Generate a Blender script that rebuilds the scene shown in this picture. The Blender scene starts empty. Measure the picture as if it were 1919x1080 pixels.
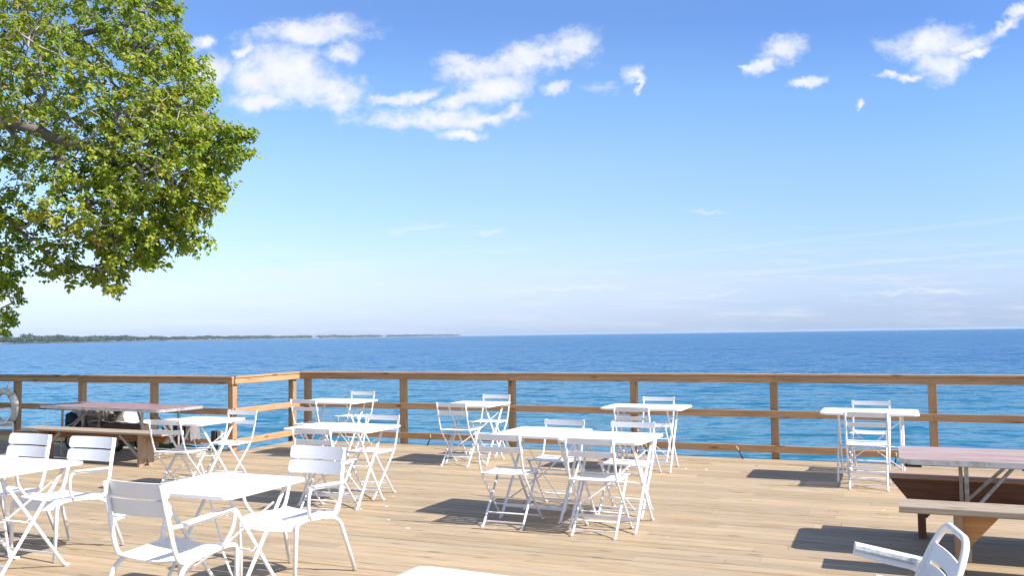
import bpy, math, random
import numpy as np
from mathutils import Vector, Matrix

rng = random.Random(7)
nr = np.random.RandomState(11)
C = bpy.context.scene.collection
R = math.radians

# ------------------------------------------------------------------ camera, sky, sun, exposure
# world axes follow the deck boards (X along the boards, Y towards the lake); the camera looks 23.3 deg left of +Y
YAW = R(23.3)
CY, SY = math.cos(YAW), math.sin(YAW)


def fromview(xc, yc, z=0.0):
    """metres right / ahead of the viewpoint -> world"""
    return Vector((xc * CY - yc * SY, xc * SY + yc * CY, z))


PITCH, ROLL = math.atan(88.5 / 1650.0), 0.0135
f = fromview(0, math.cos(PITCH), math.sin(PITCH))
r0 = fromview(1, 0, 0)
u0 = r0.cross(f)
rr = r0 * math.cos(ROLL) - u0 * math.sin(ROLL)
uu = r0 * math.sin(ROLL) + u0 * math.cos(ROLL)
cam = bpy.data.cameras.new('camera')
cam.sensor_width = 36
cam.lens = 1650 / 1919 * 36
cam.clip_start = 0.05
cam.clip_end = 90000
cam_o = bpy.data.objects.new('camera', cam)
C.objects.link(cam_o)
m = Matrix((rr, uu, -f)).transposed().to_4x4()
m.translation = Vector((0, 0, 1.6))
cam_o.matrix_world = m
bpy.context.scene.camera = cam_o

TO_SUN = Vector((0.79, -0.055, 0.725)).normalized()
SUN_EL = math.asin(TO_SUN.z)
SUN_AZ = math.atan2(TO_SUN.x, TO_SUN.y)

sc = bpy.context.scene
sc.view_settings.view_transform = 'Standard'
sc.view_settings.look = 'None'
sc.view_settings.exposure = 1.0
sc.view_settings.gamma = 1.0
sc.render.engine = 'CYCLES'

sl = bpy.data.lights.new('sun', 'SUN')
sl.energy = 4.2
sl.angle = R(0.55)
sl.color = (1.0, 0.95, 0.88)
so = bpy.data.objects.new('sun', sl)
so.rotation_euler = TO_SUN.to_track_quat('Z', 'Y').to_euler()
so.location = (20, -3, 20)
C.objects.link(so)


class NT:
    """small helper round a node tree"""
    def __init__(s, tree):
        s.t = tree
        s.n = tree.nodes
        s.l = tree.links

    def add(s, typ, **kw):
        n = s.n.new(typ)
        for k, v in kw.items():
            if k.startswith('i_'):
                key = k[2:]
                key = int(key) if key.isdigit() else key
                sock = n.inputs[key]
                if isinstance(v, bpy.types.NodeSocket):
                    s.l.new(v, sock)
                else:
                    sock.default_value = v
            else:
                setattr(n, k, v)
        return n

    def math(s, op, a, b=0.0, c=0.0, clamp=False):
        n = s.n.new('ShaderNodeMath')
        n.operation = op
        n.use_clamp = clamp
        for i, v in enumerate((a, b, c)):
            if isinstance(v, bpy.types.NodeSocket):
                s.l.new(v, n.inputs[i])
            else:
                n.inputs[i].default_value = v
        return n.outputs[0]

    def smooth(s, v, lo, hi):
        n = s.n.new('ShaderNodeMapRange')
        n.interpolation_type = 'SMOOTHSTEP'
        s.l.new(v, n.inputs[0])
        n.inputs[1].default_value = lo
        n.inputs[2].default_value = hi
        return n.outputs[0]

    def mix(s, fac, a, b, blend='MIX'):
        n = s.n.new('ShaderNodeMix')
        n.data_type = 'RGBA'
        n.blend_type = blend
        for i, v in ((0, fac), (6, a), (7, b)):
            if isinstance(v, bpy.types.NodeSocket):
                s.l.new(v, n.inputs[i])
            else:
                n.inputs[i].default_value = v if i == 0 else (*v, 1.0)
        return n.outputs[2]

    def noise(s, vec, scale, detail=4, rough=0.5, dist=0.0, dim='3D'):
        n = s.n.new('ShaderNodeTexNoise')
        n.noise_dimensions = dim
        s.l.new(vec, n.inputs['Vector'])
        n.inputs['Scale'].default_value = scale
        n.inputs['Detail'].default_value = detail
        n.inputs['Roughness'].default_value = rough
        n.inputs['Distortion'].default_value = dist
        return n.outputs[0]

    def mapping(s, vec, scale=(1, 1, 1), loc=(0, 0, 0), rot=(0, 0, 0), typ='POINT'):
        n = s.n.new('ShaderNodeMapping')
        n.vector_type = typ
        s.l.new(vec, n.inputs[0])
        n.inputs[1].default_value = loc
        n.inputs[2].default_value = rot
        n.inputs[3].default_value = scale
        return n.outputs[0]

    def ramp(s, fac, stops):
        n = s.n.new('ShaderNodeValToRGB')
        s.l.new(fac, n.inputs[0])
        e = n.color_ramp.elements
        while len(e) < len(stops):
            e.new(0.5)
        for k, (p, c) in zip(e, stops):
            k.position = p
            k.color = (*c, 1.0)
        return n.outputs[0]


# clouds sit at fixed world directions: (tangent right of the heading, tangent above the horizon, half width, half height, tilt)
CLOUDS = [(-0.2331, 0.3532, 0.0655, 0.0158, 4), (-0.2639, 0.3098, 0.0545, 0.0291, 0), (-0.2209, 0.2874, 0.0576, 0.0218, -8), (-0.2854, 0.2715, 0.0364, 0.0109, 0), (-0.1931, 0.3276, 0.0218, 0.0109, 10), (-0.2946, 0.2978, 0.0291, 0.0218, 0), (-0.1349, 0.2738, 0.0376, 0.0067, 0), (-0.0999, 0.2764, 0.0218, 0.0067, 15), (-0.3502, 0.3436, 0.0139, 0.0085, 0), (-0.3408, 0.3109, 0.0182, 0.0182, 0), (-0.3089, 0.3311, 0.0133, 0.0061, 30), (0.0749, 0.3302, 0.0267, 0.0182, 20), (0.0193, 0.3185, 0.0473, 0.0182, 12), (-0.0301, 0.3066, 0.0436, 0.0145, 0), (-0.0528, 0.3144, 0.0303, 0.0097, -10), (-0.0150, 0.2846, 0.0412, 0.0182, 10), (-0.0533, 0.2696, 0.0364, 0.0097, 20), (-0.0952, 0.2503, 0.0715, 0.0109, 0), (-0.0308, 0.2475, 0.0424, 0.0079, 8), (-0.0000, 0.2552, 0.0182, 0.0073, 20), (-0.0537, 0.2292, 0.0230, 0.0079, 0), (0.0526, 0.2837, 0.0158, 0.0073, 10), (0.1451, 0.2992, 0.0121, 0.0103, 0), (0.1485, 0.2855, 0.0042, 0.0097, 0), (0.3156, 0.3269, 0.0267, 0.0145, 10), (0.2930, 0.3103, 0.0218, 0.0079, 20), (0.2757, 0.3074, 0.0097, 0.0036, 0), (0.3446, 0.2890, 0.0194, 0.0055, 5), (0.4857, 0.3296, 0.0448, 0.0194, 5), (0.4939, 0.3026, 0.0267, 0.0170, 0), (0.5245, 0.3290, 0.0279, 0.0079, 8), (0.5370, 0.3189, 0.0158, 0.0048, 15), (0.4645, 0.2899, 0.0158, 0.0048, 5), (0.4370, 0.2934, 0.0145, 0.0036, 0), (0.5747, 0.3497, 0.0230, 0.0067, 35), (0.5920, 0.3658, 0.0133, 0.0073, 30), (0.3996, 0.2621, 0.0042, 0.0055, 0)]
WISPS = [(0.2240, 0.1385, 0.0291, 0.0036, 0), (0.1048, 0.2830, 0.0242, 0.0085, 0), (-0.2060, 0.0838, 0.0606, 0.0036, 0), (-0.1023, 0.1258, 0.0545, 0.0055, 2), (-0.0262, 0.1186, 0.0242, 0.0036, 0), (0.2368, 0.0456, 0.0485, 0.0018, 1), (0.0549, 0.0529, 0.0970, 0.0055, 0), (-0.2425, 0.0740, 0.1212, 0.0085, 2), (0.4490, 0.0415, 0.0970, 0.0036, 0), (-0.2910, 0.0406, 0.0364, 0.0024, 0)]

world = bpy.data.worlds.new('World')
sc.world = world
world.use_nodes = True
w = NT(world.node_tree)
w.n.clear()
sky = w.add('ShaderNodeTexSky', sky_type='NISHITA')
sky.sun_disc = False
sky.sun_elevation = SUN_EL
sky.sun_rotation = SUN_AZ
sky.altitude = 0
sky.air_density = 1.0
sky.dust_density = 0.6
sky.ozone_density = 1.6
geo = w.add('ShaderNodeTexCoord')
d = geo.outputs['Generated']


def dotc(v):
    n = w.add('ShaderNodeVectorMath', operation='DOT_PRODUCT')
    w.l.new(d, n.inputs[0])
    n.inputs[1].default_value = v
    return n.outputs['Value']


dx = dotc((CY, SY, 0))
dy = dotc((-SY, CY, 0))
dz = dotc((0, 0, 1))
dys = w.math('MAXIMUM', dy, 0.05)
cu = w.math('DIVIDE', dx, dys)
cv = w.math('DIVIDE', dz, dys)
uv = w.add('ShaderNodeCombineXYZ', i_0=cu, i_1=cv).outputs[0]
warp = w.add('ShaderNodeTexNoise', i_Scale=32.0, i_Detail=7.0, i_Roughness=0.62)
w.l.new(uv, warp.inputs['Vector'])
wv = w.add('ShaderNodeVectorMath', operation='MULTIPLY_ADD')
w.l.new(warp.outputs['Color'], wv.inputs[0])
wv.inputs[1].default_value = (0.045, 0.030, 0)
w.l.new(uv, wv.inputs[2])
wo = w.add('ShaderNodeVectorMath', operation='SUBTRACT')
w.l.new(wv.outputs[0], wo.inputs[0])
wo.inputs[1].default_value = (0.0225, 0.015, 0)
uvw = wo.outputs[0]


def field(lst, vec):
    out = None
    for (a, b, ra, rb, t) in lst:
        mp = w.mapping(vec, scale=(ra, rb, 1), loc=(a, b, 0), rot=(0, 0, R(t)), typ='TEXTURE')
        ln = w.add('ShaderNodeVectorMath', operation='LENGTH')
        w.l.new(mp, ln.inputs[0])
        o = ln.outputs['Value']
        out = o if out is None else w.math('SMOOTH_MIN', out, o, 0.25)
    return out


fl = field(CLOUDS, uvw)
n1 = w.noise(w.mapping(uv, scale=(1, 1.5, 1)), 22, 8, 0.62)
n2 = w.noise(w.mapping(uv, scale=(1, 1.2, 1)), 70, 6, 0.6)
dens = w.math('SUBTRACT', 1.30, fl)
dens = w.math('ADD', dens, w.math('MULTIPLY', w.math('SUBTRACT', n1, 0.5), 1.7))
dens = w.math('ADD', dens, w.math('MULTIPLY', w.math('SUBTRACT', n2, 0.5), 1.0))
cl = w.smooth(dens, -0.2, 1.1)
fw = field(WISPS, uvw)
n3 = w.noise(w.mapping(uv, scale=(3, 22, 1)), 6, 6, 0.6)
dw = w.math('ADD', w.math('SUBTRACT', 1.0, fw), w.math('MULTIPLY', w.math('SUBTRACT', n3, 0.5), 1.5))
wi = w.math('MULTIPLY', w.smooth(dw, -0.1, 0.9), 0.35)
# thin high veil low over the lake
veil = w.math('MULTIPLY', w.smooth(w.noise(w.mapping(uv, scale=(1.4, 16, 1), rot=(0, 0, R(-3))), 5, 7, 0.62), 0.45, 0.8),
              w.math('SUBTRACT', 1.0, w.smooth(cv, 0.02, 0.16)))
veil = w.math('MULTIPLY', veil, 0.55)


def trail(x0, y0, x1, y1, wid, amt):
    mm = (y1 - y0) / (x1 - x0)
    line = w.math('SUBTRACT', cv, w.math('MULTIPLY_ADD', cu, mm, y0 - mm * x0))
    ad = w.math('ABSOLUTE', w.math('ADD', line, w.math('MULTIPLY', w.math('SUBTRACT', n1, 0.5), 0.004)))
    a = w.math('SUBTRACT', 1.0, w.smooth(ad, 0.0, wid))
    return w.math('MULTIPLY', w.math('MULTIPLY', a, amt), w.smooth(cu, x0 - 0.05, x0 + 0.15))


tr = w.math('ADD', trail(0.025, 0.0746, 0.5856, 0.1263, 0.0045, 0.13), trail(0.12, 0.0565, 0.584, 0.0884, 0.004, 0.20))
soft = w.math('ADD', w.math('ADD', wi, veil), tr, clamp=True)
tint = w.ramp(cv, [(0.0, (0.57, 0.71, 1.22)), (0.03, (0.57, 0.655, 1.04)), (0.06, (0.68, 0.69, 0.95)), (0.10, (0.73, 0.76, 0.90)), (0.20, (0.77, 0.86, 0.99)), (0.28, (0.70, 0.86, 1.04)), (0.36, (0.585, 0.745, 1.02)), (0.62, (0.80, 0.82, 0.94))])
tint = w.mix(w.smooth(cu, 0.02, 0.55), tint, w.mix(1.0, tint, (0.84, 0.90, 0.97), 'MULTIPLY'))
tint = w.mix(w.smooth(dy, 0.35, 0.0), tint, (0.86, 0.85, 0.90))
skc = w.mix(1.0, sky.outputs[0], tint, 'MULTIPLY')
CLOUD_L = 4.5
skyc = w.mix(soft, skc, (CLOUD_L * 0.93, CLOUD_L * 0.97, CLOUD_L))
shade = w.smooth(w.noise(w.mapping(uv, loc=(0.004, 0.006, 0)), 30, 5, 0.55), 0.35, 0.7)
cc = w.mix(shade, (CLOUD_L * 0.98, CLOUD_L * 1.0, CLOUD_L * 1.03), (CLOUD_L * 0.82, CLOUD_L * 0.88, CLOUD_L))
final = w.mix(w.math('MULTIPLY', cl, 0.97), skyc, cc)
bg = w.add('ShaderNodeBackground', i_Strength=0.11)
w.l.new(final, bg.inputs[0])
out = w.add('ShaderNodeOutputWorld')
w.l.new(bg.outputs[0], out.inputs[0])

# ------------------------------------------------------------------ materials


def newmat(name):
    mt = bpy.data.materials.new(name)
    mt.use_nodes = True
    t = NT(mt.node_tree)
    b = t.n['Principled BSDF']
    return mt, t, b


def wood(name, light, mid, dark, rough=0.65, knots=0.5, tone=0.25, weather=None, wamt=0.0, gscale=1.0, bump=0.25):
    """grain runs along the 'gc' coordinates stored on every board; 'rn' is one random number per board"""
    mt, t, b = newmat(name)
    at = t.add('ShaderNodeAttribute', attribute_name='gc').outputs['Vector']
    rn = t.add('ShaderNodeAttribute', attribute_name='rn').outputs['Fac']
    g1 = t.noise(t.mapping(at, scale=(1.7, 26 * gscale, 26 * gscale)), 1.0, 6, 0.62, 0.9)
    g2 = t.noise(t.mapping(at, scale=(3.2, 110, 110)), 1.0, 4, 0.6, 0.2)
    g3 = t.noise(t.mapping(at, scale=(0.9, 3.5, 3.5)), 1.0, 4, 0.55)
    col = t.ramp(t.math('ADD', t.math('MULTIPLY', g1, 0.65), t.math('MULTIPLY', g2, 0.35)),
                 [(0.32, dark), (0.5, mid), (0.66, light)])
    # board to board tone
    v = t.math('MULTIPLY_ADD', rn, tone * 2, 1.0 - tone)
    col = t.mix(1.0, col, t.add('ShaderNodeCombineColor', i_0=v, i_1=t.math('MULTIPLY', v, 0.98),
                                i_2=t.math('MULTIPLY', v, 0.95)).outputs[0], 'MULTIPLY')
    col = t.mix(t.math('MULTIPLY', t.smooth(g3, 0.4, 0.7), 0.35), col, mid)
    if knots:
        vo = t.n.new('ShaderNodeTexVoronoi')
        t.l.new(t.mapping(at, scale=(2.2, 7.5, 7.5)), vo.inputs['Vector'])
        vo.inputs['Scale'].default_value = 1.0
        k = t.math('SUBTRACT', 1.0, t.smooth(vo.outputs['Distance'], 0.06, 0.22))
        col = t.mix(t.math('MULTIPLY', k, knots), col, tuple(c * 0.45 for c in dark))
    if weather:
        wn = t.noise(t.mapping(at, scale=(1.6, 6, 6), loc=(3, 1, 7)), 1.6, 7, 0.7)
        col = t.mix(t.math('MULTIPLY', t.smooth(wn, 0.42, 0.66), wamt), col, weather)
    t.l.new(col, b.inputs['Base Color'])
    b.inputs['Roughness'].default_value = rough
    b.inputs['Specular IOR Level'].default_value = 0.3
    bp = t.add('ShaderNodeBump', i_Strength=bump, i_Distance=0.004)
    t.l.new(g1, bp.inputs['Height'])
    t.l.new(bp.outputs[0], b.inputs['Normal'])
    return mt


def plain(name, col, rough=0.4, metal=0.0, var=0.06, scale=8.0, dirt=None, damt=0.0, dscale=3.0, bump=0.0, bscale=60):
    mt, t, b = newmat(name)
    tc = t.add('ShaderNodeTexCoord').outputs['Object']
    n = t.noise(tc, scale, 5, 0.6)
    a = tuple(max(0, c * (1 - var)) for c in col)
    bb = tuple(min(1, c * (1 + var)) for c in col)
    c = t.mix(n, a, bb)
    if dirt:
        dn = t.noise(tc, dscale, 7, 0.7)
        c = t.mix(t.math('MULTIPLY', t.smooth(dn, 0.48, 0.62), damt), c, dirt)
    t.l.new(c, b.inputs['Base Color'])
    rv = t.math('MULTIPLY_ADD', t.noise(tc, scale * 2, 3), 0.2, rough - 0.1)
    t.l.new(rv, b.inputs['Roughness'])
    b.inputs['Metallic'].default_value = metal
    if bump:
        bp = t.add('ShaderNodeBump', i_Strength=bump, i_Distance=0.003)
        t.l.new(t.noise(tc, bscale, 4), bp.inputs['Height'])
        t.l.new(bp.outputs[0], b.inputs['Normal'])
    return mt


M = {}
M['deck'] = wood('deck_wood', (0.465, 0.368, 0.242), (0.39, 0.292, 0.180), (0.26, 0.175, 0.100), rough=0.6, knots=0.55, tone=0.17,
                 weather=(0.36, 0.315, 0.25), wamt=0.5)
M['rail'] = wood('rail_wood', (0.50, 0.31, 0.165), (0.41, 0.24, 0.12), (0.25, 0.132, 0.06), rough=0.65, knots=0.85, tone=0.18,
                 weather=(0.33, 0.25, 0.18), wamt=0.5, bump=0.4)
M['grey_wood'] = wood('weathered_plank', (0.44, 0.38, 0.315), (0.33, 0.275, 0.22), (0.17, 0.13, 0.10), rough=0.75, knots=0.6, tone=0.12, gscale=1.3, bump=0.5)
M['apron'] = wood('bench_apron_wood', (0.30, 0.15, 0.065), (0.21, 0.098, 0.04), (0.12, 0.05, 0.02), rough=0.6, knots=0.5, tone=0.1)
M['orange'] = wood('orange_pine', (0.52, 0.29, 0.12), (0.44, 0.22, 0.085), (0.32, 0.14, 0.05), rough=0.5, knots=0.35, tone=0.08)
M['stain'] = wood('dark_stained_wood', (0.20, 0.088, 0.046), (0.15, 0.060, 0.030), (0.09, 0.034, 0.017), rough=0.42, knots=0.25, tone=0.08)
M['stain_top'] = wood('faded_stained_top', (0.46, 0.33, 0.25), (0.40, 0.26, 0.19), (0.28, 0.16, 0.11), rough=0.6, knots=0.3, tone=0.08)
M['leg_wood'] = wood('bench_leg_wood', (0.44, 0.28, 0.16), (0.34, 0.205, 0.115), (0.22, 0.125, 0.07), rough=0.7, knots=0.5, tone=0.12, weather=(0.34, 0.28, 0.24), wamt=0.6)
M['ply'] = wood('faded_red_tabletop', (0.43, 0.325, 0.295), (0.36, 0.255, 0.235), (0.20, 0.115, 0.10), rough=0.5, knots=0.0, tone=0.06,
                weather=(0.40, 0.34, 0.33), wamt=0.6, gscale=0.5, bump=0.1)
M['ply_view_dark'] = wood('tabletop_view_darkened', (0.34, 0.20, 0.185), (0.27, 0.145, 0.135), (0.15, 0.07, 0.06), rough=0.45, knots=0.0, tone=0.06,  # similar wood to the other top; its viewing-angle light is put into darker colours
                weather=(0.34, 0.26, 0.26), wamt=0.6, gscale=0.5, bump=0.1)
M['edge'] = plain('aluminium_edge', (0.55, 0.55, 0.56), 0.45, 0.6, 0.15, 20, (0.25, 0.22, 0.2), 0.5, 12)
M['steel'] = plain('worn_grey_steel', (0.42, 0.40, 0.37), 0.5, 0.4, 0.15, 20, (0.22, 0.15, 0.10), 0.6, 14)
M['white'] = plain('white_powder_coat', (0.78, 0.78, 0.795), 0.38, 0.0, 0.02, 12, (0.7, 0.68, 0.64), 0.12, 9)
M['top_white'] = plain('white_tabletop_coat', (0.86, 0.86, 0.86), 0.33, 0.0, 0.015, 6, (0.74, 0.72, 0.68), 0.15, 5)
M['chip'] = plain('chipped_white_paint', (0.72, 0.72, 0.72), 0.55, 0.0, 0.05, 30, (0.36, 0.36, 0.38), 0.7, 38)
M['cap'] = plain('grey_foot_cap', (0.25, 0.25, 0.26), 0.6)
M['ring'] = plain('life_ring_white', (0.74, 0.70, 0.62), 0.5, 0.0, 0.06, 6, (0.5, 0.44, 0.36), 0.5, 4)
M['rope'] = plain('rope', (0.55, 0.50, 0.42), 0.8)
M['black'] = plain('black_rubber', (0.022, 0.022, 0.025), 0.6, 0, 0.3, 20)
M['yellow'] = plain('yellow_tip', (0.72, 0.60, 0.25), 0.5)
M['navy'] = plain('dark_blue_housing', (0.028, 0.035, 0.055), 0.45, 0, 0.2, 10)
M['battered'] = plain('battered_white_hull', (0.62, 0.60, 0.58), 0.6, 0, 0.08, 12, (0.22, 0.16, 0.12), 0.8, 14, 0.6, 30)
M['greybody'] = plain('dusty_grey_panel', (0.36, 0.35, 0.34), 0.65, 0, 0.12, 12, (0.20, 0.18, 0.16), 0.6, 8)
M['brownbox'] = plain('dark_brown_box', (0.10, 0.075, 0.055), 0.6, 0, 0.2, 14)
M['cloth'] = plain('grey_cloth', (0.46, 0.43, 0.43), 0.9, 0, 0.1, 9, (0.36, 0.33, 0.32), 0.5, 6, 0.6, 25)
M['darkcloth'] = plain('charcoal_cloth', (0.055, 0.055, 0.062), 0.85, 0, 0.2, 9, None, 0, 3, 0.5, 25)
M['paper'] = plain('crumpled_sheet', (0.66, 0.66, 0.64), 0.8, 0, 0.06, 12, (0.4, 0.38, 0.35), 0.4, 8, 0.5, 30)
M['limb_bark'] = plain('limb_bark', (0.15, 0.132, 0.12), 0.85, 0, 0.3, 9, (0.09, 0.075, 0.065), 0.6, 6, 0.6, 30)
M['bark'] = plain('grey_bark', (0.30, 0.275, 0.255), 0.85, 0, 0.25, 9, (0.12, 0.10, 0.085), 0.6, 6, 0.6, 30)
M['sand'] = plain('beach_sand', (0.42, 0.37, 0.29), 0.9, 0, 0.15, 0.02)
M['soil'] = plain('shore_ground', (0.12, 0.13, 0.05), 0.95, 0, 0.4, 1.5, (0.20, 0.15, 0.09), 0.6, 0.8)


def leaf_mat(name, cols, trans=0.35):
    mt, t, b = newmat(name)
    rn = t.add('ShaderNodeAttribute', attribute_name='rn').outputs['Fac']
    col = t.ramp(rn, cols)
    b.inputs['Roughness'].default_value = 0.45
    b.inputs['Specular IOR Level'].default_value = 0.35
    t.l.new(col, b.inputs['Base Color'])
    tr_ = t.add('ShaderNodeBsdfTranslucent')
    c2 = t.mix(1.0, col, (1.15, 1.25, 0.55), 'MULTIPLY')
    t.l.new(c2, tr_.inputs[0])
    mx = t.add('ShaderNodeMixShader', i_0=trans)
    t.l.new(b.outputs[0], mx.inputs[1])
    t.l.new(tr_.outputs[0], mx.inputs[2])
    t.l.new(mx.outputs[0], t.n['Material Output'].inputs[0])
    return mt


M['leaf'] = leaf_mat('maple_leaf', [(0.0, (0.105, 0.185, 0.026)), (0.35, (0.21, 0.29, 0.028)), (0.7, (0.34, 0.37, 0.040)),
                                     (0.9, (0.320, 0.330, 0.060)), (1.0, (0.34, 0.22, 0.09))], 0.42)
M['farleaf'] = leaf_mat('far_tree_leaf', [(0.0, (0.030, 0.060, 0.022)), (0.5, (0.045, 0.080, 0.026)), (1.0, (0.080, 0.115, 0.040))], 0.15)

# lake water
mt, t, b = newmat('lake_water')
tc = t.add('ShaderNodeTexCoord').outputs['Object']
p = t.mapping(tc, rot=(0, 0, R(-12)))
n_a = t.noise(t.mapping(p, scale=(0.20, 0.42, 1)), 1.0, 3, 0.55, 0.4)
n_b = t.noise(t.mapping(p, scale=(0.9, 1.9, 1)), 1.0, 4, 0.6, 0.5)
n_c = t.noise(t.mapping(p, scale=(4.2, 7.0, 1)), 1.0, 3, 0.6, 0.3)


def slope(vec, scale, detail, amp):
    n = t.add('ShaderNodeTexNoise', i_Scale=1.0, i_Detail=detail, i_Roughness=0.55)
    t.l.new(t.mapping(vec, scale=scale), n.inputs['Vector'])
    a = t.add('ShaderNodeVectorMath', operation='SUBTRACT')
    t.l.new(n.outputs['Color'], a.inputs[0])
    a.inputs[1].default_value = (0.5, 0.5, 0.5)
    m2 = t.add('ShaderNodeVectorMath', operation='MULTIPLY')
    t.l.new(a.outputs[0], m2.inputs[0])
    m2.inputs[1].default_value = (amp * 0.55, amp, 0.0)
    return m2.outputs[0]


def vadd(a, b_):
    n = t.add('ShaderNodeVectorMath', operation='ADD')
    t.l.new(a, n.inputs[0])
    if isinstance(b_, tuple):
        n.inputs[1].default_value = b_
    else:
        t.l.new(b_, n.inputs[1])
    return n.outputs[0]


sl_ = vadd(vadd(slope(p, (0.10, 0.28, 1), 2, 0.65), slope(p, (0.40, 1.0, 1), 4, 1.6)), vadd(slope(p, (2.0, 3.8, 1), 3, 1.1), (0, 0, 1)))
nn_ = t.add('ShaderNodeVectorMath', operation='NORMALIZE')
t.l.new(sl_, nn_.inputs[0])
patch = t.smooth(t.noise(t.mapping(p, scale=(0.010, 0.03, 1)), 1.0, 4, 0.6), 0.35, 0.7)
# shallow green water near the shore gives way to deep blue further out
sep = t.add('ShaderNodeSeparateXYZ')
t.l.new(tc, sep.inputs[0])
far = t.smooth(sep.outputs[1], 12, 120)
c_near = t.mix(t.smooth(n_b, 0.3, 0.75), (0.020, 0.115, 0.205), (0.038, 0.178, 0.245))
c_far = t.mix(patch, (0.010, 0.074, 0.205), (0.016, 0.098, 0.235))
NRM = nn_.outputs[0]
t.n.remove(b)
dif = t.add('ShaderNodeBsdfDiffuse', i_Color=t.mix(far, c_near, c_far), i_Normal=NRM)
glo = t.add('ShaderNodeBsdfGlossy', i_Roughness=0.12, i_Normal=NRM)
glo.inputs['Color'].default_value = (0.70, 0.90, 1.0, 1.0)
fre = t.add('ShaderNodeFresnel', i_IOR=1.33, i_Normal=NRM)
mx = t.add('ShaderNodeMixShader', i_0=t.math('MULTIPLY', fre.outputs[0], 0.75, clamp=True))
t.l.new(dif.outputs[0], mx.inputs[1])
t.l.new(glo.outputs[0], mx.inputs[2])
t.l.new(mx.outputs[0], t.n['Material Output'].inputs[0])
M['water'] = mt


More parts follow.
